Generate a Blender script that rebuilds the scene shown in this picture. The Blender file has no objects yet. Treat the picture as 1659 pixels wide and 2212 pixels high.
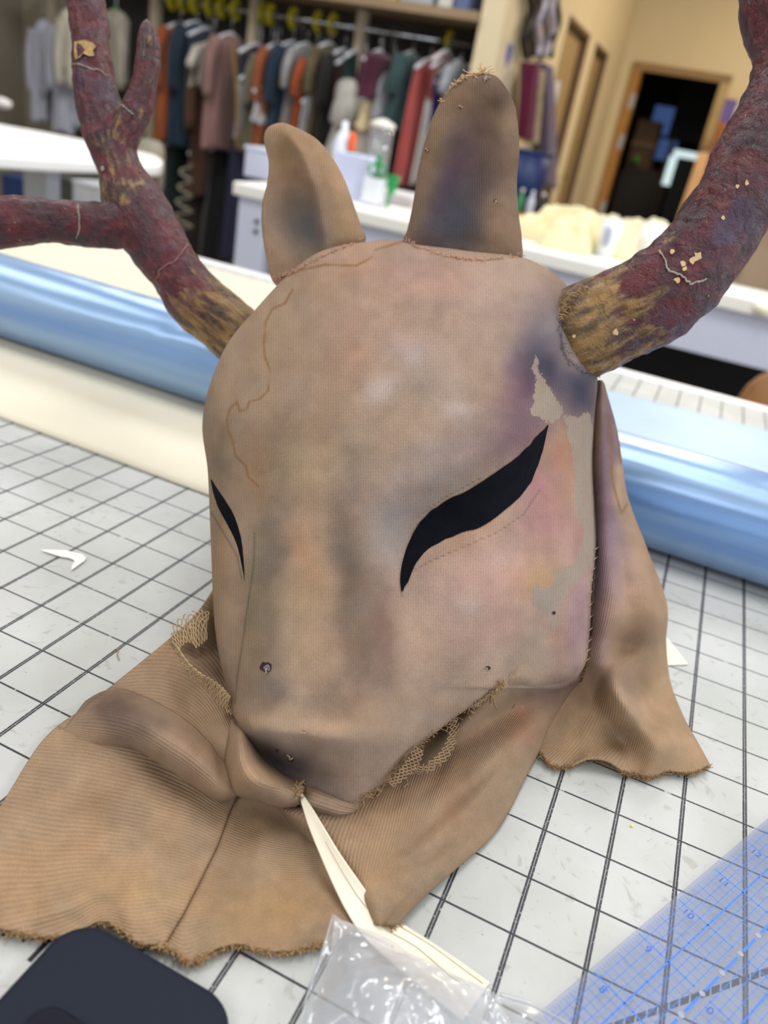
import bpy, bmesh, math, random
import numpy as np
from mathutils import Vector, Matrix
from mathutils.bvhtree import BVHTree

# ------------------------------------------------------------------ camera, world, lights, exposure
S = bpy.context.scene
COL = S.collection
IN = 0.0254
# pose solved from the one-inch squares of the cutting mat: x along the mat, y away, z up, table top at z = 0
FPX = 1694.433
CAM = np.array([0.195102, -0.194028, 0.234661])
ROT = np.array([[0.90525518, 0.38991052, 0.16876864],
                [0.31394922, -0.34624226, -0.8840544],
                [-0.28626727, 0.85327961, -0.4358497]])   # rows: right, down, forward
cd = bpy.data.cameras.new('camera')
cam = bpy.data.objects.new('camera', cd)
COL.objects.link(cam)
cd.sensor_fit = 'VERTICAL'
cd.sensor_height = 36.0
cd.lens = FPX / 2212.0 * 36.0
cd.clip_start = 0.01
cd.clip_end = 60
M = Matrix.Identity(4)
for i in range(3):
    M[i][0] = ROT[0][i]; M[i][1] = -ROT[1][i]; M[i][2] = -ROT[2][i]; M[i][3] = CAM[i]
cam.matrix_world = M
cd.dof.use_dof = True
cd.dof.focus_distance = 0.315
cd.dof.aperture_fstop = 8.6
S.camera = cam

w = bpy.data.worlds.new('world'); S.world = w
w.use_nodes = True
w.node_tree.nodes['Background'].inputs[0].default_value = (0.80, 0.90, 1.0, 1)
w.node_tree.nodes['Background'].inputs[1].default_value = 1.0

FLOOR = -0.92
CEIL = 2.35

def area(name, loc, rot, sx, sy, power, col):
    l = bpy.data.lights.new(name, 'AREA'); l.shape = 'RECTANGLE'
    l.size = sx; l.size_y = sy; l.energy = power; l.color = col
    o = bpy.data.objects.new(name, l); COL.objects.link(o)
    o.location = loc; o.rotation_euler = rot
    o['kind'] = 'helper'
    return o

# daylight coming in through the windows behind and beside the camera
area('window_daylight', (3.55, 0.4, 0.75), (0, math.radians(90), 0), 1.7, 4.6, 118, (0.80, 0.90, 1.0))
area('window_daylight_front', (0.2, -3.15, 0.85), (math.radians(90), 0, 0), 4.5, 1.6, 42, (0.86, 0.93, 1.0))
PANELS = [(-2.4, 2.6), (0.1, 2.6), (-2.4, 0.3), (0.1, 0.3), (2.2, 0.3), (-2.4, -1.9), (0.1, -1.9), (2.2, 2.6)]
for k, (x, y) in enumerate(PANELS):
    area('ceiling_lamp_light', (x, y, CEIL - 0.09), (0, 0, 0), 0.56, 1.16, 64 if y > 1 else 36, (0.99, 0.985, 1.0))
area('hall_lamp_light', (0.6, 6.6, CEIL - 0.09), (0, 0, 0), 0.56, 1.16, 105, (1.0, 0.84, 0.60))

S.view_settings.view_transform = 'Standard'
S.view_settings.look = 'None'
S.view_settings.gamma = 1.0
S.view_settings.use_curve_mapping = False
S.view_settings.exposure = -0.76

# ------------------------------------------------------------------ helpers
def ray(x, y):
    x = np.asarray(x, float); y = np.asarray(y, float)
    d = np.stack([(x - 829.5) / FPX, (y - 1106.0) / FPX, np.ones_like(x)], -1)
    return d @ ROT
def to3(x, y, dep):
    return CAM + ray(x, y) * np.asarray(dep, float)[..., None]
def onz(x, y, z=0.0):
    d = ray(x, y); return CAM + d * ((z - CAM[2]) / d[2])
def aty(x, y, Y):
    d = ray(x, y); return CAM + d * ((Y - CAM[1]) / d[1])
def atx(x, y, X):
    d = ray(x, y); return CAM + d * ((X - CAM[0]) / d[0])
def H(x, y, cm):                       # photo direction + height over the table in cm
    return onz(x, y, cm / 100.0)
def D(x, y, dep):
    return to3(x, y, dep)
def pix(P):
    q = (np.asarray(P) - CAM) @ ROT.T
    return np.stack([829.5 + FPX * q[..., 0] / q[..., 2], 1106 + FPX * q[..., 1] / q[..., 2]], -1), q[..., 2]

def lin(c):
    c = np.asarray(c, float) / 255.0
    return np.where(c <= 0.04045, c / 12.92, ((c + 0.055) / 1.055) ** 2.4)
def L4(c): return tuple(lin(c)) + (1.0,)

def catmull(P, n):
    """resample a list of points (K,d) to n points, Catmull-Rom, uniform parameter"""
    P = np.asarray(P, float); K = len(P)
    t = np.linspace(0, K - 1, n)
    return catmull_at(P, t)
def catmull_at(P, t):
    P = np.asarray(P, float); K = len(P)
    if K == 2:
        a = np.clip(t, 0, 1).reshape((-1,) + (1,) * (P.ndim - 1))
        return P[0] * (1 - a) + P[1] * a
    i = np.clip(np.floor(t).astype(int), 0, K - 2)
    f = (t - i).reshape((-1,) + (1,) * (P.ndim - 1))
    ext = np.concatenate([(2 * P[0] - P[1])[None], P, (2 * P[-1] - P[-2])[None]])
    p0, p1, p2, p3 = ext[i], ext[i + 1], ext[i + 2], ext[i + 3]
    return 0.5 * (2 * p1 + (p2 - p0) * f + (2 * p0 - 5 * p1 + 4 * p2 - p3) * f ** 2 + (3 * p1 - p0 - 3 * p2 + p3) * f ** 3)

def _hash(ix, iy, iz, seed):
    h = (ix.astype(np.int64) * 374761393 + iy.astype(np.int64) * 668265263 + iz.astype(np.int64) * 2147483647 + seed * 974711) & 0xFFFFFFFF
    h = ((h ^ (h >> 13)) * 1274126177) & 0xFFFFFFFF
    h = (h ^ (h >> 16)) & 0xFFFFFFFF
    return h / 2147483647.5 - 1.0
def vnoise(P, scale, seed=0, octv=3):
    """fractal value noise in [-1,1] for points (N,3)"""
    P = np.asarray(P, float).reshape(-1, np.asarray(P).shape[-1])
    if P.shape[1] == 2: P = np.column_stack([P, np.zeros(len(P))])
    out = np.zeros(len(P)); amp = 1.0; tot = 0
    q = P * scale
    for o in range(octv):
        i = np.floor(q).astype(int); f = q - i; f = f * f * (3 - 2 * f)
        acc = 0
        for a in (0, 1):
            for b in (0, 1):
                for c in (0, 1):
                    wgt = (f[:, 0] if a else 1 - f[:, 0]) * (f[:, 1] if b else 1 - f[:, 1]) * (f[:, 2] if c else 1 - f[:, 2])
                    acc = acc + wgt * _hash(i[:, 0] + a, i[:, 1] + b, i[:, 2] + c, seed + o * 17)
        out += amp * acc; tot += amp; amp *= 0.5; q = q * 2.03 + 5.1
    return out / tot

def tag(o, label=None, cat=None, group=None, kind=None):
    if label: o['label'] = label
    if cat: o['category'] = cat
    if group: o['group'] = group
    if kind: o['kind'] = kind
    return o
def empty(name, loc=(0, 0, 0), label=None, cat=None, group=None):
    o = bpy.data.objects.new(name, None); COL.objects.link(o)
    o.location = loc; o.empty_display_size = 0.05
    tag(o, label, cat, group)
    bpy.context.view_layer.update()
    return o
def put(name, me, mat=None, parent=None, smooth=False):
    """link a mesh given in world coordinates; under a parent it keeps its place"""
    o = bpy.data.objects.new(name, me); COL.objects.link(o)
    if mat is not None: me.materials.append(mat)
    if smooth:
        me.polygons.foreach_set('use_smooth', np.ones(len(me.polygons), bool))
    if parent is not None:
        o.parent = parent
        p = parent; off = Vector((0, 0, 0))
        while p is not None:
            off += p.location; p = p.parent
        o.location = -off
    return o
def mesh(name, V, F):
    me = bpy.data.meshes.new(name)
    me.from_pydata([tuple(v) for v in np.asarray(V, float)], [], [tuple(int(i) for i in f) for f in F])
    me.update()
    return me
def obj(name, V, F, mat, parent=None, smooth=False):
    return put(name, mesh(name, V, F), mat, parent, smooth)
def gridmesh(name, P, closed_u=False):
    """P (n,m,3) -> quad grid"""
    n, m = P.shape[:2]
    idx = np.arange(n * m).reshape(n, m)
    if closed_u:
        idx2 = np.concatenate([idx, idx[:, :1]], 1)
    else:
        idx2 = idx
    a = idx2[:-1, :-1].ravel(); b = idx2[:-1, 1:].ravel(); c = idx2[1:, 1:].ravel(); d = idx2[1:, :-1].ravel()
    F = np.stack([a, b, c, d], 1)
    me = bpy.data.meshes.new(name)
    V = P.reshape(-1, 3)
    me.vertices.add(len(V)); me.vertices.foreach_set('co', V.ravel().astype(np.float32))
    me.loops.add(len(F) * 4); me.loops.foreach_set('vertex_index', F.ravel().astype(np.int32))
    me.polygons.add(len(F))
    me.polygons.foreach_set('loop_start', (np.arange(len(F)) * 4).astype(np.int32))
    me.update(calc_edges=True); me.validate()
    return me
def fattr(me, name, arr):
    a = me.attributes.new(name, 'FLOAT', 'POINT'); a.data.foreach_set('value', np.asarray(arr, np.float32).ravel())
def cattr(me, name, rgb):
    a = me.attributes.new(name, 'FLOAT_COLOR', 'POINT')
    c = np.ones((len(rgb), 4), np.float32); c[:, :3] = rgb
    a.data.foreach_set('color', c.ravel())
def vattr(me, name, v):
    a = me.attributes.new(name, 'FLOAT_VECTOR', 'POINT'); a.data.foreach_set('vector', np.asarray(v, np.float32).ravel())

class MB:
    """collects shapes into one mesh"""
    def __init__(s): s.V = []; s.F = []
    def add(s, V, F):
        o = len(s.V); s.V += [tuple(map(float, v)) for v in V]; s.F += [tuple(int(i) + o for i in f) for f in F]; return s
    def box(s, x0, x1, y0, y1, z0, z1):
        V = [(x0, y0, z0), (x1, y0, z0), (x1, y1, z0), (x0, y1, z0), (x0, y0, z1), (x1, y0, z1), (x1, y1, z1), (x0, y1, z1)]
        return s.add(V, [(0, 3, 2, 1), (4, 5, 6, 7), (0, 1, 5, 4), (1, 2, 6, 5), (2, 3, 7, 6), (3, 0, 4, 7)])
    def prism(s, poly, z0, z1):
        n = len(poly)
        V = [(p[0], p[1], z0) for p in poly] + [(p[0], p[1], z1) for p in poly]
        F = [tuple(range(n - 1, -1, -1)), tuple(range(n, 2 * n))] + [(i, (i + 1) % n, n + (i + 1) % n, n + i) for i in range(n)]
        return s.add(V, F)
    def tube(s, pts, r, n=8, caps=True):
        P = np.asarray(pts, float); K = len(P); r = np.broadcast_to(np.asarray(r, float), (K,))
        T = np.gradient(P, axis=0); T /= np.linalg.norm(T, axis=1)[:, None] + 1e-12
        ref = np.array([0, 0, 1.0]) if abs(T[0][2]) < 0.9 else np.array([1.0, 0, 0])
        u = np.cross(T[0], ref); u /= np.linalg.norm(u)
        V = []
        for i in range(K):
            u = u - T[i] * (u @ T[i]); u /= np.linalg.norm(u) + 1e-12
            v = np.cross(T[i], u)
            for k in range(n):
                a = 2 * math.pi * k / n
                V.append(P[i] + r[i] * (math.cos(a) * u + math.sin(a) * v))
        F = [(i * n + k, i * n + (k + 1) % n, (i + 1) * n + (k + 1) % n, (i + 1) * n + k) for i in range(K - 1) for k in range(n)]
        if caps: F += [tuple(range(n - 1, -1, -1)), tuple(range((K - 1) * n, K * n))]
        return s.add(V, F)
    def lathe(s, c, prof, n=24):
        """prof: list of (r, z) about the vertical axis through c"""
        V = []; F = []
        for r, z in prof:
            for k in range(n):
                a = 2 * math.pi * k / n
                V.append((c[0] + r * math.cos(a), c[1] + r * math.sin(a), c[2] + z))
        for i in range(len(prof) - 1):
            for k in range(n):
                F.append((i * n + k, i * n + (k + 1) % n, (i + 1) * n + (k + 1) % n, (i + 1) * n + k))
        F.append(tuple(range(n - 1, -1, -1))); F.append(tuple(range((len(prof) - 1) * n, len(prof) * n)))
        return s.add(V, F)
    def build(s, name, mat, parent=None, smooth=False, bevel=0):
        o = put(name, mesh(name, s.V, s.F), mat, parent, smooth)
        if bevel:
            m = o.modifiers.new('bevel', 'BEVEL'); m.width = bevel; m.segments = 2; m.limit_method = 'ANGLE'
        return o

# ------------------------------------------------------------------ materials
def mat(name, rgb, rough=0.6, var=0.08, scale=8.0, bump=0.0, bscale=60.0, metal=0.0, spec=0.4, coat=0.0, rgb2=None, emit=None, sheen=0.0, stretch=None):
    m = bpy.data.materials.new(name); m.use_nodes = True
    nt = m.node_tree; N = nt.nodes; Lk = nt.links
    b = N['Principled BSDF']
    b.inputs['Roughness'].default_value = rough; b.inputs['Metallic'].default_value = metal
    b.inputs['Specular IOR Level'].default_value = spec
    b.inputs['Coat Weight'].default_value = coat
    b.inputs['Sheen Weight'].default_value = sheen
    tc = N.new('ShaderNodeTexCoord'); mp = N.new('ShaderNodeMapping')
    if stretch: mp.inputs['Scale'].default_value = stretch
    Lk.new(tc.outputs['Object'], mp.inputs['Vector'])
    nz = N.new('ShaderNodeTexNoise'); nz.inputs['Scale'].default_value = scale; nz.inputs['Detail'].default_value = 5
    Lk.new(mp.outputs['Vector'], nz.inputs['Vector'])
    cr = N.new('ShaderNodeValToRGB')
    c = lin(rgb); c2 = lin(rgb2) if rgb2 is not None else None
    lo = np.clip(c * (1 - var), 0, 1); hi = np.clip(c * (1 + var), 0, 1)
    if c2 is not None: lo, hi = c, c2
    cr.color_ramp.elements[0].position = 0.32; cr.color_ramp.elements[1].position = 0.68
    cr.color_ramp.elements[0].color = tuple(lo) + (1,); cr.color_ramp.elements[1].color = tuple(hi) + (1,)
    Lk.new(nz.outputs['Fac'], cr.inputs['Fac']); Lk.new(cr.outputs['Color'], b.inputs['Base Color'])
    if bump:
        nb = N.new('ShaderNodeTexNoise'); nb.inputs['Scale'].default_value = bscale; nb.inputs['Detail'].default_value = 4
        Lk.new(mp.outputs['Vector'], nb.inputs['Vector'])
        bp = N.new('ShaderNodeBump'); bp.inputs['Strength'].default_value = bump; bp.inputs['Distance'].default_value = 0.002
        Lk.new(nb.outputs['Fac'], bp.inputs['Height']); Lk.new(bp.outputs['Normal'], b.inputs['Normal'])
    if emit:
        b.inputs['Emission Color'].default_value = L4(emit[0]); b.inputs['Emission Strength'].default_value = emit[1]
    return m
_mc = {}
def cm(rgb, rough=0.75, **k):
    key = (tuple(rgb), rough, tuple(sorted(k.items())))
    if key not in _mc: _mc[key] = mat('paint_%d_%d_%d' % tuple(rgb), rgb, rough, **k)
    return _mc[key]
def glass(name, rgb, transp=0.6, rough=0.08, gloss=0.04):
    """thin clear plastic: mostly lets light through, some gloss, some milky body"""
    m = bpy.data.materials.new(name); m.use_nodes = True
    N = m.node_tree.nodes; Lk = m.node_tree.links
    N.remove(N['Principled BSDF']); out = N['Material Output']
    t = N.new('ShaderNodeBsdfTransparent'); t.inputs[0].default_value = L4(rgb)
    g = N.new('ShaderNodeBsdfGlossy'); g.inputs['Roughness'].default_value = rough
    d = N.new('ShaderNodeBsdfDiffuse'); d.inputs[0].default_value = L4(rgb)
    lw = N.new('ShaderNodeLayerWeight'); lw.inputs[0].default_value = 0.25
    f = N.new('ShaderNodeMath'); f.operation = 'MULTIPLY_ADD'; f.use_clamp = True; f.inputs[1].default_value = 0.35; f.inputs[2].default_value = gloss
    Lk.new(lw.outputs['Facing'], f.inputs[0])
    a = N.new('ShaderNodeMixShader'); a.inputs[0].default_value = transp
    Lk.new(d.outputs[0], a.inputs[1]); Lk.new(t.outputs[0], a.inputs[2])
    b = N.new('ShaderNodeMixShader'); Lk.new(f.outputs[0], b.inputs[0])
    Lk.new(a.outputs[0], b.inputs[1]); Lk.new(g.outputs[0], b.inputs[2])
    Lk.new(b.outputs[0], out.inputs[0])
    return m
class NT:
    """tiny builder for math chains in a node tree"""
    def __init__(s, m):
        m.use_nodes = True; s.t = m.node_tree; s.N = s.t.nodes; s.L = s.t.links
        s.b = s.N['Principled BSDF']
    def n(s, kind, **inp):
        x = s.N.new(kind)
        for k, v in inp.items(): s.set(x, k, v)
        return x
    def set(s, x, k, v):
        i = x.inputs[int(k[1:])] if k[0] == 'i' and k[1:].isdigit() else x.inputs[k.replace('_', ' ')]
        if hasattr(v, 'is_output') or isinstance(v, bpy.types.NodeSocket): s.L.new(v, i)
        else: i.default_value = v
    def m(s, op, a, b=None, c=None, clamp=False):
        x = s.N.new('ShaderNodeMath'); x.operation = op; x.use_clamp = clamp
        for k, v in enumerate((a, b, c)):
            if v is not None: s.set(x, 'i%d' % k, v)
        return x.outputs[0]
    def attr(s, name, what='Fac'):
        x = s.N.new('ShaderNodeAttribute'); x.attribute_name = name; return x.outputs[what]
    def noise(s, vec, scale, detail=4, rough=0.5, dist=0.0):
        x = s.N.new('ShaderNodeTexNoise'); x.inputs['Scale'].default_value = scale; x.inputs['Detail'].default_value = detail
        x.inputs['Roughness'].default_value = rough; x.inputs['Distortion'].default_value = dist
        if vec is not None: s.L.new(vec, x.inputs['Vector'])
        return x.outputs['Fac']
    def ss(s, v, lo, hi):
        x = s.N.new('ShaderNodeMapRange'); x.interpolation_type = 'SMOOTHSTEP'
        x.inputs['From Min'].default_value = lo; x.inputs['From Max'].default_value = hi
        s.L.new(v, x.inputs['Value']); return x.outputs[0]
    def mix(s, f, a, b, mode='MIX'):
        x = s.N.new('ShaderNodeMix'); x.data_type = 'RGBA'; x.blend_type = mode
        for k, v in ((0, f), (6, a), (7, b)):
            if isinstance(v, bpy.types.NodeSocket): s.L.new(v, x.inputs[k])
            else: x.inputs[k].default_value = v
        return x.outputs[2]
    def bump(s, h, strength, dist):
        x = s.N.new('ShaderNodeBump'); x.inputs['Strength'].default_value = strength; x.inputs['Distance'].default_value = dist
        s.L.new(h, x.inputs['Height']); s.L.new(x.outputs[0], s.b.inputs['Normal'])
    def pos(s):
        x = s.N.new('ShaderNodeNewGeometry'); return x.outputs['Position']
    def obj(s):
        x = s.N.new('ShaderNodeTexCoord'); return x.outputs['Object']
    def xyz(s, v):
        x = s.N.new('ShaderNodeSeparateXYZ'); s.L.new(v, x.inputs[0]); return x.outputs

def cloth_mat(name, period=0.00105, ribbed=1.0, cross=0.35, depth=0.00018):
    """worn dyed knit: colour and stains come from its dye map, which also holds some painted shade, the knit from its own weave coordinates"""
    m = bpy.data.materials.new(name); t = NT(m)
    P = t.obj()
    fab = t.xyz(t.attr('fab', 'Vector'))
    col = t.attr('col', 'Color')
    wob = t.m('MULTIPLY', t.m('SUBTRACT', t.noise(P, 90, 2), 0.5), 2.2)
    w1 = t.m('SINE', t.m('ADD', t.m('MULTIPLY', fab[0], 2 * math.pi / period), wob))
    w2 = t.m('SINE', t.m('MULTIPLY', fab[1], 2 * math.pi / (period * 1.25)))
    h = t.m('ADD', t.m('MULTIPLY', w1, 0.5 * ribbed), t.m('MULTIPLY', t.m('MULTIPLY', w1, w2), 0.5 * cross))
    fz = t.noise(P, 1500, 3, 0.75)
    hh = t.m('ADD', h, t.m('MULTIPLY', fz, 0.9))
    shade = t.m('ADD', t.m('MULTIPLY', h, 0.12), t.m('ADD', t.m('MULTIPLY', fz, 0.62), 0.64))
    mott = t.m('ADD', t.m('MULTIPLY', t.noise(P, 60, 6, 0.65), 0.40), 0.78)
    shade = t.m('MULTIPLY', shade, mott)
    # worn pale patches with ragged edges, pencil and stain lines
    ja = t.m('MULTIPLY', t.m('SUBTRACT', t.noise(P, 300, 5, 0.65), 0.5), 34.0)
    pf = t.ss(t.m('ADD', t.attr('patch'), ja), -0.6, 0.9)
    pcol = t.mix(t.noise(P, 60, 3), L4((152, 130, 118)), L4((136, 129, 118)))
    c1 = t.mix(t.m('SUBTRACT', 1.0, pf), col, pcol)
    sf = t.ss(t.m('ADD', t.attr('stain'), t.m('MULTIPLY', ja, 0.12)), 5.0, 1.0)
    c2 = t.mix(t.m('MULTIPLY', sf, t.m('MULTIPLY', t.ss(t.noise(P, 70, 3), 0.2, 0.45), 0.8)), c1, L4((134, 102, 72)))
    lf = t.ss(t.m('ADD', t.attr('pencil'), t.m('MULTIPLY', ja, 0.05)), 4.2, 0.8)
    c3 = t.mix(t.m('MULTIPLY', lf, 0.4), c2, L4((74, 66, 66)))
    gr = t.N.new('ShaderNodeCombineXYZ')
    for k in range(3): t.L.new(shade, gr.inputs[k])
    t.L.new(t.mix(1.0, c3, gr.outputs[0], 'MULTIPLY'), t.b.inputs['Base Color'])
    t.b.inputs['Roughness'].default_value = 1.0; t.b.inputs['Specular IOR Level'].default_value = 0.05
    t.bump(hh, 0.55, depth)
    return m

def antler_mat():
    m = bpy.data.materials.new('painted_antler'); t = NT(m)
    P = t.obj()
    och = t.attr('ochre'); al = t.xyz(t.attr('fab', 'Vector'))
    n1 = t.noise(P, 55, 5, 0.6, 0.6); n2 = t.noise(P, 140, 5, 0.65, 1.0); n3 = t.noise(P, 24, 3)
    cv = t.N.new('ShaderNodeCombineXYZ')
    t.L.new(t.m('MULTIPLY', al[0], 13.0), cv.inputs[0]); t.L.new(t.m('MULTIPLY', al[1], 42.0), cv.inputs[1])
    st = t.noise(cv.outputs[0], 4.0, 5, 0.6, 0.4)         # streaks along the antler
    red = t.mix(t.ss(n1, 0.35, 0.65), L4((86, 14, 28)), L4((46, 20, 32)))
    red = t.mix(t.ss(n2, 0.52, 0.75), red, L4((104, 50, 52)))
    red = t.mix(t.ss(n3, 0.56, 0.7), red, L4((56, 38, 62)))
    brn = t.mix(t.ss(st, 0.35, 0.62), L4((66, 48, 32)), L4((146, 112, 64)))
    f = t.ss(t.m('ADD', och, t.m('ADD', t.m('MULTIPLY', t.m('SUBTRACT', st, 0.5), 0.8), t.m('MULTIPLY', t.m('SUBTRACT', n1, 0.5), 1.3))), 0.42, 0.72)
    c = t.mix(f, red, brn)
    fl = t.ss(t.noise(P, 330, 3, 0.6), 0.715, 0.75)
    c = t.mix(fl, c, L4((190, 160, 116)))
    t.L.new(c, t.b.inputs['Base Color'])
    t.L.new(t.m('ADD', 0.20, t.m('MULTIPLY', n2, 0.42)), t.b.inputs['Roughness'])
    t.b.inputs['Specular IOR Level'].default_value = 0.5
    t.bump(t.m('ADD', t.m('MULTIPLY', n2, 1.0), t.m('ADD', t.m('MULTIPLY', st, 0.6), t.m('MULTIPLY', t.noise(P, 300, 4, 0.6), 0.5))), 0.9, 0.0030)
    return m

def mat_grid():
    """printed cutting mat: one-inch lines, doubled one way, worn and flecked"""
    m = bpy.data.materials.new('cutting_mat_print'); t = NT(m)
    P = t.pos(); X = t.xyz(P)
    u = t.m('MULTIPLY', X[0], 1 / IN); v = t.m('MULTIPLY', X[1], 1 / IN)
    def dist(a): return t.m('ABSOLUTE', t.m('SUBTRACT', t.m('FRACT', t.m('ADD', a, 0.5)), 0.5))
    du, dv = dist(u), dist(v)
    wear = t.noise(P, 900, 3, 0.6)
    wear2 = t.noise(P, 160, 4, 0.6)
    jit = t.m('MULTIPLY', t.m('SUBTRACT', wear, 0.5), 0.012)
    la = t.m('MULTIPLY', t.ss(t.m('ADD', du, jit), 0.040, 0.033), t.m('SUBTRACT', 1.0, t.m('MULTIPLY', t.ss(t.m('ADD', du, jit), 0.007, 0.003), 0.7)))
    lb = t.ss(t.m('ADD', dv, t.m('MULTIPLY', jit, 0.5)), 0.022, 0.014)
    la = t.m('MULTIPLY', la, t.ss(wear, 0.70, 0.60))
    lb = t.m('MULTIPLY', lb, t.ss(wear2, 0.68, 0.60))
    dd = t.m('ABSOLUTE', t.m('MULTIPLY', t.m('SUBTRACT', t.m('SUBTRACT', u, v), 10.0), 0.7071))
    ld = t.m('MULTIPLY', t.ss(t.m('ADD', dd, jit), 0.045, 0.036), t.ss(t.m('ABSOLUTE', t.m('SUBTRACT', t.m('FRACT', t.m('MULTIPLY', u, 8.0)), 0.5)), 0.06, 0.10))
    # the printed field stops at the rulers along the near border
    fld = t.ss(v, -3.03, -2.99)
    ln = t.m('MAXIMUM', t.m('MULTIPLY', t.m('MAXIMUM', la, lb), fld), t.m('MULTIPLY', ld, fld))
    base = t.mix(t.ss(t.noise(P, 14, 5, 0.6), 0.35, 0.65), L4((178, 181, 178)), L4((190, 192, 192)))
    sc = t.N.new('ShaderNodeTexNoise'); sc.inputs['Scale'].default_value = 60; sc.inputs['Detail'].default_value = 8; sc.inputs['Distortion'].default_value = 3.0
    t.L.new(P, sc.inputs['Vector'])
    base = t.mix(t.m('MULTIPLY', t.ss(sc.outputs['Fac'], 0.60, 0.72), 0.4), base, L4((136, 132, 122)))
    sp = t.ss(t.noise(P, 420, 2, 0.5), 0.72, 0.76)
    base = t.mix(t.m('MULTIPLY', sp, 0.6), base, L4((84, 80, 80)))
    teal = t.m('MULTIPLY', t.ss(t.noise(P, 26, 2, 0.4), 0.70, 0.80), t.ss(t.noise(P, 300, 3), 0.42, 0.62))
    base = t.mix(t.m('MULTIPLY', teal, 0.55), base, L4((120, 180, 182)))
    t.L.new(t.mix(t.m('MULTIPLY', ln, 0.93), base, L4((20, 19, 34))), t.b.inputs['Base Color'])
    t.b.inputs['Roughness'].default_value = 0.5; t.b.inputs['Specular IOR Level'].default_value = 0.25
    t.bump(sc.outputs['Fac'], 0.12, 0.0006)
    return m

def satin_mat():
    m = bpy.data.materials.new('blue_satin'); t = NT(m)
    P = t.obj()
    mp = t.N.new('ShaderNodeMapping'); mp.inputs['Scale'].default_value = (1.3, 34.0, 34.0); t.L.new(P, mp.inputs['Vector'])
    n = t.noise(mp.outputs[0], 1.0, 4, 0.5)
    t.L.new(t.mix(t.ss(n, 0.32, 0.68), L4((98, 138, 196)), L4((148, 180, 214))), t.b.inputs['Base Color'])  # pale lengthwise bands paint the satin's reflections into the colour
    t.b.inputs['Roughness'].default_value = 0.30; t.b.inputs['Specular IOR Level'].default_value = 0.8
    t.b.inputs['Metallic'].default_value = 0.25; t.b.inputs['Sheen Weight'].default_value = 0.1
    t.b.inputs['Anisotropic'].default_value = 0.6
    t.bump(n, 0.4, 0.004)
    return m

CLOTH = cloth_mat('dyed_knit_face', 0.00105, 0.8, 0.9)
RIB = cloth_mat('dyed_knit_ribbed', 0.00115, 1.3, 0.25, 0.0003)
ANT = antler_mat()
MATP = mat_grid()
SATIN = satin_mat()
WHITE = mat('white_laminate', (226, 226, 228), 0.35, 0.03, 3)
CREAMW = mat('cream_wall_paint', (222, 206, 172), 0.8, 0.03, 2)
# ------------------------------------------------------------------ the room
def struct(name, mb, m, parent=None, bevel=0):
    o = mb.build(name, m, parent, bevel=bevel)
    if parent is None: o['kind'] = 'structure'
    return o
XW = -1.235            # plane of the wall with the two doors
YB = 8.62              # far wall
XL = -5.1
XR, YF = 3.7, -3.3
WG = mat('taupe_wall_paint', (150, 142, 128), 0.85, 0.03, 2)
struct('floor', MB().box(XL - 0.2, XR + 0.2, YF - 0.2, 12.2, FLOOR - 0.1, FLOOR), mat('grey_vinyl_floor', (120, 116, 108), 0.4, 0.08, 5))
struct('ceiling', MB().box(XL - 0.2, XR + 0.2, YF - 0.2, YB + 0.1, CEIL, CEIL + 0.1), mat('ceiling_tile_white', (214, 210, 200), 0.9, 0.03, 3))
struct('wall_left', MB().box(XL - 0.12, XL, YF, 5.17, FLOOR, CEIL), WG)
struct('wall_rack', MB().box(XL, XW - 0.13, 5.05, 5.17, FLOOR, CEIL), mat('grey_beige_wall', (168, 160, 142), 0.85, 0.03, 2))
# wall with two recessed doors
D1, D2 = (5.97, 6.80), (7.10, 7.76); DZ = 1.11
mb = MB()
for a, b in ((4.49, D1[0]), (D1[1], D2[0]), (D2[1], YB)): mb.box(XW - 0.13, XW, a, b, FLOOR, CEIL)
for a, b in (D1, D2): mb.box(XW - 0.13, XW, a, b, DZ, CEIL)
struct('wall_doors', mb, CREAMW)
# far wall with an open doorway
OX0, OX1, OZ = -1.06, -0.29, 1.11
mb = MB().box(XW - 0.11, OX0, YB, YB + 0.12, FLOOR, CEIL).box(OX1, XR, YB, YB + 0.12, FLOOR, CEIL).box(OX0, OX1, YB, YB + 0.12, OZ, CEIL)
struct('wall_back', mb, CREAMW)
# window walls that the daylight comes through
mb = MB()
mb.box(XR, XR + 0.12, YF, -2.0, FLOOR, CEIL).box(XR, XR + 0.12, 2.8, YB, FLOOR, CEIL).box(XR, XR + 0.12, -2.0, 2.8, FLOOR, -0.1).box(XR, XR + 0.12, -2.0, 2.8, 1.6, CEIL)
struct('wall_right', mb, CREAMW)
mb = MB()
mb.box(XL, -2.1, YF - 0.12, YF, FLOOR, CEIL).box(2.5, XR, YF - 0.12, YF, FLOOR, CEIL).box(-2.1, 2.5, YF - 0.12, YF, FLOOR, 0.05).box(-2.1, 2.5, YF - 0.12, YF, 1.65, CEIL)
struct('wall_front', mb, CREAMW)
WOOD = mat('honey_oak', (176, 126, 66), 0.5, 0.15, 6, stretch=(8, 8, 1))
LEAF = mat('tan_door_veneer', (172, 146, 106), 0.5, 0.06, 5, stretch=(10, 10, 1))
DKJ = mat('brown_door_frame', (112, 90, 66), 0.6, 0.08, 6)
STEEL = mat('brushed_steel', (150, 150, 152), 0.3, 0.04, 20, metal=0.9)
BLK = mat('black_plastic', (24, 24, 26), 0.45, 0.1, 20)
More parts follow.
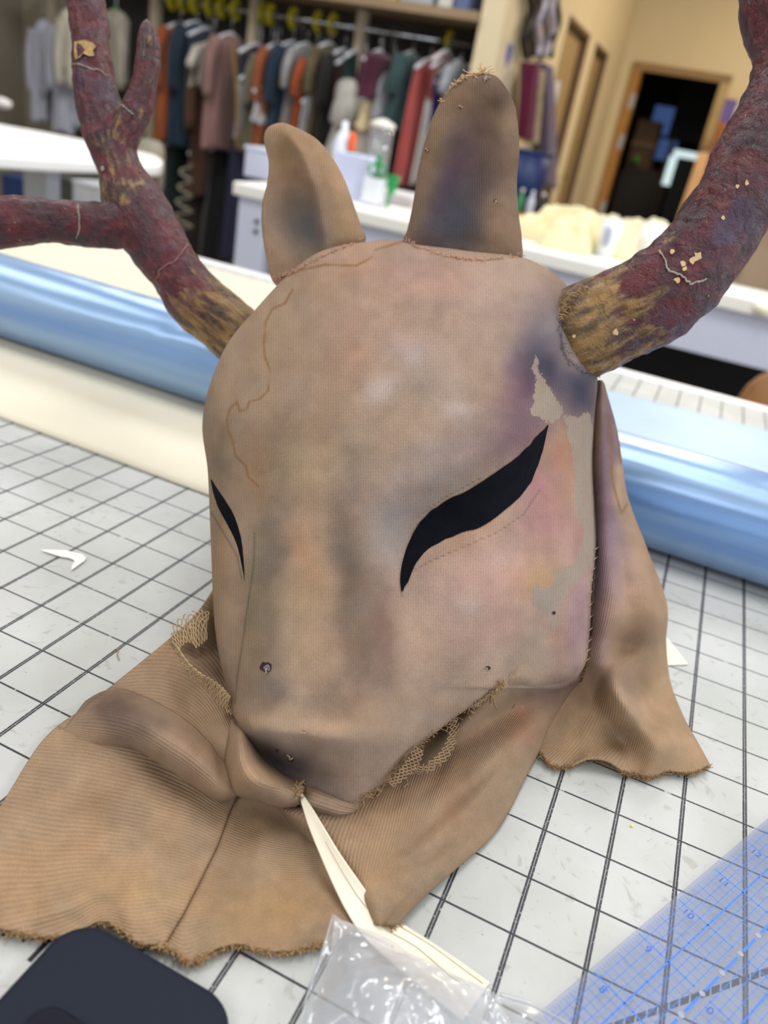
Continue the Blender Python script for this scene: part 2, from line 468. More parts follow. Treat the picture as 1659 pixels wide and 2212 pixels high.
for n, (a, b) in ((1, D1), (2, D2)):
    d = empty('door_%d' % n, (XW, (a + b) / 2, FLOOR)); d['kind'] = 'structure'
    MB().box(XW - 0.10, XW - 0.06, a + 0.03, b - 0.03, FLOOR + 0.005, DZ - 0.03).build('door_leaf', LEAF, d)
    MB().box(XW - 0.108, XW - 0.002, a, a + 0.03, FLOOR, DZ).build('door_jamb', DKJ, d)
    MB().box(XW - 0.108, XW - 0.002, b - 0.03, b, FLOOR, DZ).build('door_jamb', DKJ, d)
    MB().box(XW - 0.108, XW - 0.002, a, b, DZ - 0.03, DZ).build('door_head', DKJ, d)
    MB().tube([(XW - 0.06, a + 0.12, 0.10), (XW - 0.02, a + 0.12, 0.10), (XW - 0.02, a + 0.22, 0.10)], 0.012).build('door_handle', BLK, d)
    if n == 1:
        p = (a + 0.25, 0.60)
        MB().box(XW - 0.058, XW - 0.054, p[0], p[0] + 0.2, 0.50, 0.74).build('notice', cm((205, 208, 218)), d)
        MB().box(XW - 0.058, XW - 0.045, a + 0.10, a + 0.17, 0.20, 0.36).build('lock_plate', BLK, d)
d = empty('door_3', (OX0, YB, FLOOR)); d['kind'] = 'structure'
MB().box(OX0 - 0.07, OX0 + 0.02, YB - 0.03, YB + 0.13, FLOOR, OZ).build('door_jamb', WOOD, d)
MB().box(OX1 - 0.02, OX1 + 0.07, YB - 0.03, YB + 0.13, FLOOR, OZ).build('door_jamb', mat('pale_door_trim', (186, 160, 116), 0.6), d)
MB().box(OX0 - 0.07, OX1 + 0.07, YB - 0.03, YB + 0.13, OZ, OZ + 0.07).build('door_head', mat('pale_door_trim_head', (150, 122, 84), 0.6), d)
for z in (0.78, 0.42, -0.2):
    MB().box(OX0 - 0.02, OX0 + 0.032, YB - 0.036, YB - 0.028, z, z + 0.13).build('hinge_plate', cm((170, 172, 178), 0.4), d)
# unlit room beyond the doorway
DK = mat('unlit_room_shade', (44, 41, 39), 0.9, 0.1, 3)  # near-black colour stands in for the lack of light in there
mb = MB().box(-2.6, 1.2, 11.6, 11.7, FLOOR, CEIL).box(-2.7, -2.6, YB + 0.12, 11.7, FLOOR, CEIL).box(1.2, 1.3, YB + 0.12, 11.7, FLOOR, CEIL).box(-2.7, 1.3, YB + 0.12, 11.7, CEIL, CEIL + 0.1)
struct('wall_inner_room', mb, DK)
def at_y_box(x0, y0, x1, y1, Y):
    a = aty(x0, y0, Y); b = aty(x1, y1, Y); return a, b
w1 = empty('window_1', (-1.3, 11.55, 0.3)); w1['kind'] = 'structure'
p = aty(1436, 285, 11.5); wz1 = aty(1440, 230, 11.5)[2]; wz0 = aty(1425, 345, 11.5)[2]
MB().box(p[0] - 0.24, p[0] + 0.24, 11.52, 11.58, wz0 - .04, wz1 + .04).build('window_frame', DK, w1)
BLUE = mat('dusk_window_pane', (60, 84, 130), 0.3, emit=((92, 124, 190), 0.5))
for z0, z1 in ((wz0, wz0 + (wz1 - wz0) * .4), (wz0 + (wz1 - wz0) * .46, wz1)):
    MB().box(p[0] - 0.20, p[0] + 0.20, 11.50, 11.53, z0, z1).build('window_pane', BLUE, w1)

# ceiling fittings that light the room
for k, (x, y) in enumerate(PANELS + [(0.6, 6.6)]):
    t = empty('ceiling_light', (x, y, CEIL), 'recessed fluorescent ceiling panel over the workroom' if k < 8 else 'recessed ceiling panel over the end near the doorway', 'ceiling light', 'recessed ceiling panels' if k < 8 else None)
    mb = MB()
    for a in ((-0.32, -0.28, -0.62, 0.62), (0.28, 0.32, -0.62, 0.62), (-0.28, 0.28, -0.62, -0.58), (-0.28, 0.28, 0.58, 0.62)):
        mb.box(x + a[0], x + a[1], y + a[2], y + a[3], CEIL - 0.05, CEIL)
    mb.build('frame', WHITE, t)
    MB().box(x - 0.28, x + 0.28, y - 0.58, y + 0.58, CEIL - 0.045, CEIL - 0.02).build('diffuser', mat('lamp_diffuser', (240, 236, 224), 0.6, emit=((255, 240, 215), 3.0)), t)

# ------------------------------------------------------------------ the cutting table
TX0, TX1, TY0, TY1 = -1.35, 1.15, -0.75, 35.0 * IN
tb = empty('cutting_table', (0, 0, FLOOR), 'white cutting table with a gridded mat top under the deer mask', 'table')
MB().box(TX0 + 0.012, TX1 - 0.012, TY0, 34.0 * IN, -0.004, 0.0).build('gridded_mat', MATP, tb)
MB().box(TX0, TX1, TY0 - 0.02, TY1, -0.045, -0.0042).build('table_top', mat('white_table_paint', (232, 230, 232), 0.4, 0.02, 4), tb, bevel=0.004)
MB().box(TX0, TX1, 34.02 * IN, TY1, -0.0042, 0.002).build('edge_strip', mat('white_edge_strip', (238, 237, 242), 0.35, 0.02, 4), tb, bevel=0.002)
for x in (TX0 + 0.06, TX1 - 0.14):
    for y in (TY0 + 0.05, TY1 - 0.14):
        MB().box(x, x + 0.08, y, y + 0.08, FLOOR, -0.045).build('leg', WHITE, tb, bevel=0.004)
NAVY = mat('navy_print', (28, 26, 44), 0.5)
def text_mesh(body, size):
    c = bpy.data.curves.new('t', 'FONT'); c.body = body; c.size = size; c.align_x = 'CENTER'; c.align_y = 'CENTER'; c.resolution_u = 3
    o = bpy.data.objects.new('t', c); COL.objects.link(o)
    dg = bpy.context.evaluated_depsgraph_get(); dg.update()
    me = bpy.data.meshes.new_from_object(o.evaluated_get(dg))
    V = np.array([tuple(v.co) for v in me.vertices]).reshape(-1, 3); F = [tuple(p.vertices) for p in me.polygons]
    bpy.data.objects.remove(o); bpy.data.meshes.remove(me)
    return V, F
# border ruler printed on the mat (ticks and a figure that peep out past the cloth and the phone)
mb = MB()
for k, (u, ln) in enumerate(((2.0, 0.30), (2.25, 0.16), (2.5, 0.22), (2.75, 0.16), (3.0, 0.30), (3.25, 0.16), (3.5, 0.22), (3.75, 0.16), (4.0, 0.3), (4.25, 0.16))):
    mb.box((u - 0.03) * IN, (u + 0.03) * IN, (-3.0 - ln) * IN, -3.0 * IN, 0.0, 0.0002)
mb.build('border_ticks', NAVY, tb)['kind'] = 'stuff'
V, F = text_mesh('2', 0.34 * IN)
a = math.radians(0)
obj('printed_figure', V + np.array([2.78 * IN, -3.66 * IN, 0.0003]), F, NAVY, tb)

# ------------------------------------------------------------------ blue satin roll and sheets lying on the table
rl = empty('satin_roll', (0, 14.0 * IN, 0), 'long roll of pale blue satin lying across the cutting table behind the deer mask', 'fabric roll')
R0, Y0R = 0.0365, 0.356
xs = np.linspace(-1.15, 1.0, 300); th = np.linspace(0, 2 * math.pi, 96, endpoint=False)
XX, TT = np.meshgrid(xs, th, indexing='ij')
PP = np.stack([XX, np.zeros_like(XX), np.zeros_like(XX)], -1)
nn = vnoise(np.column_stack([XX.ravel() * 6, np.cos(TT).ravel() * 1.3, np.sin(TT).ravel() * 1.3]), 1.0, 3, 3).reshape(XX.shape)
n2 = vnoise(np.column_stack([XX.ravel() * 26 + TT.ravel() * 1.2, np.cos(TT).ravel() * 0.8, np.sin(TT).ravel() * 0.8]), 1.0, 9, 2).reshape(XX.shape)
rr = R0 + 0.0011 * nn - 0.0009 * np.clip(n2 - 0.35, 0, 1) * 3
PP[..., 1] = Y0R + rr * np.cos(TT); PP[..., 2] = np.maximum(R0 + rr * np.sin(TT), 0.0014)
me = gridmesh('satin_wrap', PP, True)
put('satin_wrap', me, SATIN, rl, True)
for x in (-1.15, 1.0):
    MB().tube([(x - 0.02, Y0R, R0), (x + 0.02, Y0R, R0)], 0.018, 20).build('cardboard_core', mat('grey_cardboard_core', (160, 140, 112), 0.9), rl)
# free end of the satin: wound edge laid out flat behind the roll
def flat_sheet(name, poly, z, m, n=(60, 40), wav=0.0006, seed=1, th=0.0008):
    """four-cornered sheet lying on the table with slight waves"""
    A, B, Cc, Dd = [np.array(p, float) * IN for p in poly]
    u = np.linspace(0, 1, n[0])[:, None, None]; v = np.linspace(0, 1, n[1])[None, :, None]
    P = (A * (1 - u) + B * u) * (1 - v) + (Dd * (1 - u) + Cc * u) * v
    zz = z + wav * (1 + vnoise(P.reshape(-1, 2), 14, seed, 3).reshape(n))
    P3 = np.concatenate([P, zz[..., None]], -1)
    o = put(name, gridmesh(name, P3), m, None, True)
    s = o.modifiers.new('thickness', 'SOLIDIFY'); s.thickness = th; s.offset = 1
    return o
fl = flat_sheet('satin_sheet', [(-1.0, 14.0), (32, 14.0), (32, 31.6), (-1.0, 29.2)], 0.0009, mat('pale_satin_flat', (164, 190, 214), 0.45, 0.05, 9, spec=0.5), (120, 60), 0.0012, 7)  # one even blue, paler than the satin on the roll
tag(fl, 'pale ice blue satin sheet lying flat between the roll and the far table edge', 'fabric sheet')
pp = flat_sheet('muslin_sheet', [(-40, 8.45), (0.6, 8.0), (-6.2, 33.2), (-26.5, 33.0)], 0.0008, mat('cream_muslin', (214, 208, 190), 0.85, 0.03, 9), (110, 60), 0.0006, 3)
tag(pp, 'cream muslin sheet spread under the blue satin roll', 'fabric sheet')

# ------------------------------------------------------------------ clear quilting ruler
RD = np.array([0.4672, 0.8733]); RD /= np.linalg.norm(RD); RPv = np.array([RD[1], -RD[0]])
RO = np.array([9.123, -0.104]) - RD * 8 - RPv * 0.10
def rp(along, across, z):
    q = (RO + RD * along + RPv * across) * IN; return np.array([q[0], q[1], z])
rz0, rz1 = 0.0012, 0.0036
ru = empty('quilting_ruler', rp(9, 1, 0), 'clear acrylic ruler with blue inch lines lying on the gridded mat', 'ruler')
mb = MB(); mb.prism([tuple(rp(a, b, 0)[:2]) for a, b in ((0, 0), (0, 2.06), (18.2, 2.06), (18.2, 0))], rz0, rz1)
mb.build('acrylic_plate', glass('blue_clear_acrylic', (240, 243, 252), 0.94, 0.05, 0.02), ru, bevel=0.0006)
BINK = mat('blue_ink', (62, 122, 216), 0.4, 0.03, 20)
def rbar(mb, a0, b0, a1, b1, wd, z=None):
    z = rz1 + 0.00005 if z is None else z
    p, q = RO + RD * a0 + RPv * b0, RO + RD * a1 + RPv * b1
    d = (q - p) / np.linalg.norm(q - p); n = np.array([-d[1], d[0]]) * wd / 2
    V = [np.append(x * IN, z) for x in (p - n, q - n, q + n, p + n)]
    mb.add(V, [(0, 1, 2, 3)])
mb = MB()
for k in range(5 * 32, 15 * 32):
    a = k / 32
    if k % 4 == 0 and k % 16: rbar(mb, a, 0.155, a, 0.95, 0.007); rbar(mb, a, 1.11, a, 1.9, 0.007)
    if k % 2 == 0 and k % 16: rbar(mb, a, 0.045, a, 0.10 if k % 4 else 0.15, 0.006)
mb.build('fine_ticks', BINK, ru)['kind'] = 'stuff'
for a in range(5, 15):
    m1 = MB(); rbar(m1, a, 0.055, a, 0.93, 0.022); m1.build('inch_line', BINK, ru)
    m1 = MB(); rbar(m1, a, 1.13, a, 1.95, 0.020); m1.build('inch_line', BINK, ru)
    m1 = MB(); rbar(m1, a + 0.5, 0.055, a + 0.5, 0.93, 0.012); m1.build('half_inch_line', BINK, ru)
for k in range(1, 16):
    if k != 8:
        m1 = MB(); rbar(m1, 4.9, 0.03 + k * 0.125, 15, 0.03 + k * 0.125, 0.024 if k in (4, 12) else 0.009); m1.build('lengthwise_line', BINK, ru)
for k in range(12, 29):
    a = k / 2
    m1 = MB(); rbar(m1, a + 0.08, 1.03, a + 0.42, 1.03, 0.036); m1.build('dash', BINK, ru)
    MB().lathe(rp(a, 1.03, rz1 + 0.0001), [(0.0010, 0), (0.0010, 0.0002)], 14).build('drill_hole', glass('frosted_dot', (200, 205, 225), 0.45), ru)
for nbr, a, b in (('7', 7, .27), ('8', 8, .27), ('9', 9, .27), ('10', 10, .27), ('11', 11, .27), ('12', 12, .27), ('0', 8.98, 1.21)):
    V, F = text_mesh(nbr, 0.17 * IN)
    q = rp(a - 0.10, b, rz1 + 0.00015)
    W = np.column_stack([V[:, 0] * RPv[0] + V[:, 1] * RD[0], V[:, 0] * RPv[1] + V[:, 1] * RD[1], V[:, 2]]) + q
    obj('printed_figure', W, F, mat('blue_figure_ink', (40, 92, 190), 0.4), ru)

# ------------------------------------------------------------------ phone
def rrect(x0, x1, y0, y1, r, n=10):
    out = []
    for cx, cy, a0 in ((x1 - r, y1 - r, 0), (x0 + r, y1 - r, 90), (x0 + r, y0 + r, 180), (x1 - r, y0 + r, 270)):
        for k in range(n + 1):
            a = math.radians(a0 + 90 * k / n); out.append((cx + r * math.cos(a), cy + r * math.sin(a)))
    return out
ph = empty('mobile_phone', (4.2 * IN, -5 * IN, 0), 'dark slate phone lying at the near edge beside the collar of the mask', 'phone')
PHZ = 0.0005
SL = mat('slate_case', (24, 30, 43), 0.7, 0.05, 12, spec=0.2, bump=0.1, bscale=900)
px0, px1, py0, py1 = 3.19 * IN, 5.55 * IN, -8.0 * IN, -2.73 * IN
MB().prism(rrect(px0, px1, py0, py1, 0.0125), PHZ, PHZ + 0.0088).build('phone_body', SL, ph, bevel=0.0025)
MB().prism(rrect(px0 + 0.012, px0 + 0.046, py1 - 0.060, py1 - 0.025, 0.006), PHZ + 0.0088, PHZ + 0.0104).build('camera_plate', mat('camera_plate_black', (14, 18, 34), 0.15, 0.05, 20, coat=0.5), ph, bevel=0.0005)
for dx, dy in ((0.021, -0.035), (0.021, -0.050), (0.036, -0.042)):
    MB().lathe((px0 + dx + 0.001, py1 + dy, PHZ + 0.0104), [(0.0055, 0), (0.0055, 0.0014), (0.0042, 0.0014), (0.0042, 0.0008), (0.0001, 0.0008)], 20).build('camera_lens', mat('lens_ring', (16, 16, 22), 0.1, coat=1.0), ph)
# ------------------------------------------------------------------ the deer mask
mask = empty('deer_mask', (0.11, 0.05, 0), 'worn tan fabric deer head mask with red antlers and black closed-eye lines', 'mask')

def polydist(px, py, pts, closed=False):
    """distance in photo-scale units from points to a polyline"""
    P = np.asarray(pts, float); A = P[:-1]; B = P[1:]
    if closed: A = P; B = np.roll(P, -1, 0)
    X = np.stack([px.ravel(), py.ravel()], -1); best = np.full(len(X), 1e9)
    for a, b in zip(A, B):
        d = b - a; t = np.clip(((X - a) @ d) / (d @ d + 1e-9), 0, 1)
        best = np.minimum(best, np.linalg.norm(X - (a + t[:, None] * d), axis=1))
    return best
def inside(px, py, pts):
    P = np.asarray(pts, float); x = px.ravel(); y = py.ravel(); c = np.zeros(len(x), bool)
    j = len(P) - 1
    for i in range(len(P)):
        xi, yi = P[i]; xj, yj = P[j]
        k = ((yi > y) != (yj > y)) & (x < (xj - xi) * (y - yi) / (yj - yi + 1e-12) + xi)
        c ^= k; j = i
    return c
def sdist(px, py, pts):
    d = polydist(px, py, pts, True); return np.where(inside(px, py, pts), -d, d)
def dye(base, blobs, px, py, seed=0):  # mostly real dye; some blobs paint shade into the colour
    x = px.ravel(); y = py.ravel()
    c = np.tile(np.asarray(base, float), (len(x), 1))
    wx = vnoise(np.column_stack([x, y]), 1 / 90.0, seed + 5, 3) * 26; wy = vnoise(np.column_stack([x, y]), 1 / 90.0, seed + 8, 3) * 26
    for bx, by, sx, sy, rot, rgb, al in blobs:
        r = math.radians(rot); dx = x + wx - bx; dy = y + wy - by
        u = (dx * math.cos(r) + dy * math.sin(r)) / sx; v = (-dx * math.sin(r) + dy * math.cos(r)) / sy
        a = (al * np.exp(-(u * u + v * v)))[:, None]
        c = c * (1 - a) + np.asarray(rgb, float) * a
    xy = np.column_stack([x, y]); n1 = vnoise(xy, 1 / 55.0, seed + 21, 4); n2 = vnoise(xy, 1 / 22.0, seed + 25, 3); n3 = vnoise(xy, 1 / 70.0, seed + 29, 3)
    c = c * np.array([0.86, 0.86, 0.90]) * (1 + 0.06 * n1 + 0.05 * n2)[:, None] + n3[:, None] * np.array([3.0, -1.0, -4.0])
    return lin(np.clip(c, 0, 255))
FAR = 900.0
def cloth_attrs(me, col, fab, patch=None, stain=None, pencil=None):
    n = len(me.vertices)
    cattr(me, 'col', col); vattr(me, 'fab', fab)
    for k, a in (('patch', patch), ('stain', stain), ('pencil', pencil)):
        fattr(me, k, np.full(n, FAR) if a is None else a)
def smooth_put(name, me, m, parent): return put(name, me, m, parent, True)

def lens(rows, nr, nc, feat=None, back=1.0, sharp=1.0):
    """closed body traced ring by ring. rows: (Lx,Ly,Ldepth, Rx,Ry,Rdepth, front bulge, back bulge)"""
    rows = np.asarray(rows, float); K = len(rows)
    psi = np.linspace(0, math.pi, nr); t = (1 - np.cos(psi)) / 2 * (K - 1)
    Q = catmull_at(rows, t)
    th = np.linspace(0, 2 * math.pi, nc, endpoint=False)
    u = (1 - np.cos(th)) / 2
    s = np.sin(th)
    Lp, Rp_ = Q[:, None, 0:3], Q[:, None, 3:6]
    Pm = Lp * (1 - u[None, :, None]) + Rp_ * u[None, :, None]
    front = np.clip(s, 0, 1)[None, :]; bk = np.clip(-s, 0, 1)[None, :]
    dep = Pm[..., 2] - Q[:, None, 6] * front ** sharp + Q[:, None, 7] * bk
    if feat is not None: dep = dep + feat(Pm[..., 0], Pm[..., 1]) * np.clip(front * 2.2, 0, 1)
    return Pm[..., 0], Pm[..., 1], dep, front

def G(px, py, x, y, sx, sy, rot=0.0, p=1):
    r = math.radians(rot); dx = px - x; dy = py - y
    u = (dx * math.cos(r) + dy * math.sin(r)) / sx; v = (-dx * math.sin(r) + dy * math.cos(r)) / sy
    return np.exp(-((u * u + v * v) ** p))

# ---- head shell
HR = [  # L px,py,depth | R px,py,depth | front bulge, back bulge
    (832, 516, .392, 838, 516, .392, .000, .000),
    (700, 540, .395, 1010, 541, .395, .020, .02),
    (622, 594, .396, 1130, 556, .395, .037, .035),
    (545, 676, .396, 1215, 606, .393, .054, .05),
    (490, 745, .393, 1262, 690, .392, .063, .06),
    (452, 835, .389, 1290, 800, .392, .071, .06),
    (437, 920, .385, 1284, 905, .391, .076, .06),
    (448, 1010, .379, 1281, 1000, .389, .077, .06),
    (452, 1085, .372, 1286, 1095, .384, .074, .055),
    (455, 1165, .364, 1291, 1190, .378, .070, .045),
    (458, 1240, .356, 1284, 1285, .370, .066, .035),
    (461, 1320, .345, 1276, 1365, .363, .060, .025),
    (469, 1392, .333, 1262, 1440, .356, .055, .018),
    (481, 1452, .321, 1215, 1486, .345, .047, .014),
    (494, 1508, .310, 1120, 1490, .329, .037, .012),
    (512, 1562, .299, 1012, 1532, .312, .029, .010),
    (535, 1602, .294, 945, 1580, .304, .026, .008),
    (562, 1642, .290, 885, 1628, .298, .020, .006),
    (605, 1683, .288, 838, 1684, .292, .014, .004),
    (662, 1722, .287, 785, 1728, .289, .008, .002),
    (712, 1752, .287, 735, 1752, .287, .000, .000)]
def nose_x(y): return np.interp(y, [900, 1050, 1200, 1400, 1600, 1750], [730, 700, 682, 668, 680, 715])
def head_feat(x, y):
    f = np.zeros_like(x)
    A = np.interp(y, [1020, 1150, 1260, 1380, 1500, 1580, 1680], [0, .004, .0105, .0145, .0135, .010, .003])
    wr_ = np.interp(y, [1000, 1200, 1330, 1450, 1600, 1700], [105, 128, 172, 192, 190, 130]); wl_ = np.interp(y, [1000, 1200, 1450, 1600, 1700], [105, 115, 135, 150, 120])
    f -= A * np.exp(-(np.abs((x - nose_x(y)) / np.where(x > nose_x(y), wr_, wl_))) ** 4.5)
    f += .0110 * G(x, y, 950, 1120, 150, 62, -33) + .0060 * G(x, y, 505, 1160, 45, 110, 18)
    f -= .0065 * G(x, y, 1010, 985, 170, 45, -28)
    f += .0035 * G(x, y, 860, 1210, 40, 120, 8)
    f -= .0050 * G(x, y, 1075, 1310, 120, 85, -20)
    f += .0075 * G(x, y, 615, 1652, 90, 26, 22) - .0035 * G(x, y, 640, 1585, 140, 22, 8)
    f += .0065 * G(x, y, 1165, 800, 30, 70, 12) - .0040 * G(x, y, 1235, 830, 42, 50)
    f -= .004 * G(x, y, 1245, 1340, 26, 90, 12) - .004 * G(x, y, 1185, 1340, 24, 110, 14)
    f += .003 * G(x, y, 700, 1110, 120, 45)
    f += .0012 * (vnoise(np.stack([x.ravel(), y.ravel()], -1), 1 / 130.0, 4, 3).reshape(x.shape))
    return f
hx, hy, hd, hf = lens(HR, 430, 560, head_feat)
HP = to3(hx, hy, hd)
HP[..., 2] = np.maximum(HP[..., 2], 0.002)
me = gridmesh('head_shell', HP, True)
HB = [(700, 850, 220, 180, 0, (164, 142, 116), .6), (560, 800, 60, 200, 10, (170, 144, 112), .5), (760, 745, 70, 80, 0, (190, 148, 124), .55), (880, 720, 45, 40, 0, (190, 148, 126), .4),
      (1000, 700, 160, 130, 0, (186, 160, 142), .5), (900, 595, 190, 55, 8, (192, 152, 134), .6), (700, 600, 120, 40, -25, (178, 146, 112), .5),
      (825, 838, 42, 26, -30, (206, 192, 184), .6), (985, 880, 45, 24, 10, (206, 190, 178), .6), (890, 760, 40, 34, 0, (200, 188, 182), .4),
      (1140, 830, 46, 130, 12, (112, 82, 98), .85), (1115, 930, 80, 60, -30, (116, 92, 102), .75), (1170, 740, 48, 70, 30, (104, 98, 108), .9), (1185, 800, 36, 50, -30, (74, 72, 84), .9), (1240, 850, 62, 52, 10, (80, 78, 94), 1.0), (1190, 690, 60, 60, 0, (150, 138, 134), .6),
      (1010, 950, 130, 55, -25, (138, 122, 116), .65), (905, 1040, 90, 90, 0, (166, 152, 142), .6), (840, 1150, 50, 100, 5, (160, 152, 148), .6),
      (590, 1000, 120, 70, 10, (182, 158, 122), .5), (650, 1010, 110, 60, -15, (190, 164, 122), .45), (620, 940, 80, 50, 0, (150, 128, 104), .4), (540, 1010, 45, 60, 0, (150, 116, 88), .45),
      (660, 1190, 66, 110, 0, (184, 146, 110), .7), (755, 1240, 40, 160, -3, (104, 92, 80), .85), (790, 1400, 50, 150, 4, (116, 98, 84), .75), (835, 1390, 26, 120, -4, (126, 98, 82), .6), (760, 1520, 90, 40, -20, (132, 110, 92), .5), (590, 1250, 34, 200, 3, (118, 108, 96), .75), (548, 1300, 26, 190, 4, (132, 122, 92), .55),
      (640, 1300, 70, 50, 0, (196, 166, 122), .55), (660, 1410, 60, 70, 0, (192, 162, 122), .55), (700, 1500, 60, 60, 0, (140, 118, 96), .5), (590, 1500, 36, 50, 0, (118, 106, 96), .6),
      (650, 1565, 150, 26, 6, (198, 168, 130), .7), (800, 1550, 90, 40, -25, (186, 156, 122), .5), (612, 1650, 105, 34, 22, (74, 69, 72), 1.0), (720, 1660, 90, 40, 15, (140, 118, 98), .5),  # dark grey nostril tone with the shade below the nose painted in
      (1180, 1130, 58, 90, 10, (184, 124, 120), .65), (1215, 990, 40, 90, -5, (182, 134, 106), .7), (1160, 1040, 40, 50, 0, (172, 116, 120), .55), (1060, 1240, 150, 90, -15, (196, 156, 142), .65), (1050, 1360, 110, 60, -15, (194, 148, 130), .5), (960, 1290, 70, 70, 0, (190, 160, 142), .4),
      (1160, 1258, 44, 48, -20, (178, 144, 96), .65), (1000, 1170, 90, 40, -30, (190, 150, 122), .5), (1250, 1190, 22, 70, 0, (170, 120, 110), .5), (940, 1470, 120, 60, -35, (150, 128, 108), .5), (1010, 1310, 26, 40, 0, (204, 186, 168), .45),
      (1252, 1330, 26, 100, 6, (160, 124, 140), .55), (1215, 1400, 30, 70, 10, (178, 130, 112), .5), (1150, 1420, 60, 60, 0, (160, 140, 116), .6), (1235, 1480, 60, 30, 0, (120, 96, 90), .6),  # last blob paints the shade where the cheek turns under
      (465, 1120, 30, 320, 2, (158, 132, 98), .7), (445, 900, 20, 150, 0, (150, 130, 104), .6), (500, 1360, 40, 160, 0, (160, 134, 102), .6), (470, 1010, 22, 40, 0, (120, 108, 92), .5)]
PATCH = [[(1157, 768), (1151, 800), (1158, 832), (1152, 866), (1144, 900), (1168, 903), (1190, 915), (1216, 897), (1210, 872), (1186, 838), (1168, 806)],
         [(1222, 895), (1248, 902), (1262, 890), (1276, 892), (1280, 960), (1285, 1050), (1291, 1150), (1287, 1195), (1270, 1232), (1240, 1265), (1212, 1288), (1206, 1330), (1197, 1362), (1186, 1340), (1170, 1320), (1148, 1302), (1150, 1270), (1166, 1262), (1182, 1276), (1202, 1242), (1240, 1215), (1256, 1180), (1261, 1150), (1246, 1100), (1241, 1050), (1238, 980), (1226, 930)]]
STAIN = [[(632, 625), (616, 655), (588, 668), (574, 695), (570, 740), (572, 770), (583, 800), (579, 845), (560, 862), (538, 868), (534, 884), (518, 888), (512, 868), (497, 882), (490, 905), (492, 930), (502, 950), (508, 985), (530, 1005), (536, 1030), (558, 1050)],
         [(598, 604), (650, 584), (700, 572), (770, 574), (800, 558), (812, 540), (868, 522)]]
PENCIL = [[(884, 1238), (930, 1212), (1000, 1182), (1070, 1152), (1130, 1112), (1166, 1058)], [(900, 1120), (960, 1075), (1040, 1032)], [(868, 1290), (866, 1240)],
          [(456, 1106), (488, 1160), (512, 1200), (522, 1250)], [(550, 1150), (548, 1222), (532, 1330), (522, 1400), (512, 1468), (508, 1520)]]
patch = np.minimum(*[sdist(hx, hy, p) for p in PATCH])
front_only = np.sin(np.linspace(0, 2 * math.pi, 560, endpoint=False))[None, :].repeat(430, 0).ravel() >= -1e-9
stain = np.minimum.reduce([polydist(hx, hy, p) for p in STAIN]); pencil = np.minimum.reduce([polydist(hx, hy, p) for p in PENCIL])
for a in (patch, stain, pencil): a[~front_only] = FAR
fab = np.stack([hx.ravel() * 0.33 / FPX, hy.ravel() * 0.33 / FPX, np.zeros(hx.size)], -1)
cloth_attrs(me, dye((178, 154, 130), HB, hx, hy, 1), fab, patch, stain, pencil)
head = smooth_put('head_shell', me, CLOTH, mask)
def bvh_of(P, closed=True):
    n, m = P.shape[:2]; idx = np.arange(n * m).reshape(n, m)
    if closed: idx = np.concatenate([idx, idx[:, :1]], 1)
    F = np.stack([idx[:-1, :-1].ravel(), idx[:-1, 1:].ravel(), idx[1:, 1:].ravel(), idx[1:, :-1].ravel()], 1)
    return BVHTree.FromPolygons([tuple(v) for v in P.reshape(-1, 3)], [tuple(map(int, f)) for f in F])
HBV = bvh_of(HP[::2, ::2])
def cast(trees, x, y, off=0.0):
    """nearest surface point of the given parts behind photo point x, y, raised by off towards the viewer"""
    d = ray(x, y); dn = d / np.linalg.norm(d); best = None
    for t in trees:
        h = t.ray_cast(Vector(CAM), Vector(dn))
        if h[0] is not None and (best is None or h[3] < best[1]): best = (np.array(h[0]), h[3])
    if best is None: return None
    return best[0] - dn * off

# ---- painted closed-eye lines
BLINE = mat('black_fabric_paint', (9, 11, 18), 0.95, 0.3, 120, spec=0.1, bump=0.3, bscale=1500)
def eye_line(up, lo, n=70, m=9):
    U = catmull(up, n); Lw = catmull(lo, n); pts = []; cnt = 0
    j = vnoise(np.column_stack([np.arange(n) * 1.0, np.zeros(n)]), 0.5, 4, 2) * 1.6
    for i in range(n):
        for k in range(m):
            f = k / (m - 1); q = U[i] * (1 - f) + Lw[i] * f + np.array([0.5, 1.0]) * j[i] * (1 if k in (0, m - 1) else 0)
            p = cast([HBV], q[0], q[1], 0.0006)
            if p is None: p = pts[-1]
            pts.append(p)
    o = put('eye_line', gridmesh('eye_line', np.array(pts).reshape(n, m, 3)), BLINE, mask, True)
    return o
eye_line([(866, 1274), (865, 1240), (879, 1182), (908, 1128), (950, 1091), (1020, 1053), (1090, 1007), (1138, 968), (1164, 938), (1184, 918)],
         [(868, 1278), (884, 1250), (900, 1214), (930, 1182), (982, 1156), (1042, 1135), (1092, 1100), (1140, 1052), (1164, 1000), (1185, 920)])
eye_line([(456, 1034), (470, 1057), (488, 1084), (504, 1112), (517, 1150), (524, 1190), (528, 1254)],
         [(455, 1040), (461, 1066), (472, 1098), (490, 1131), (509, 1170), (520, 1210), (528, 1256)])

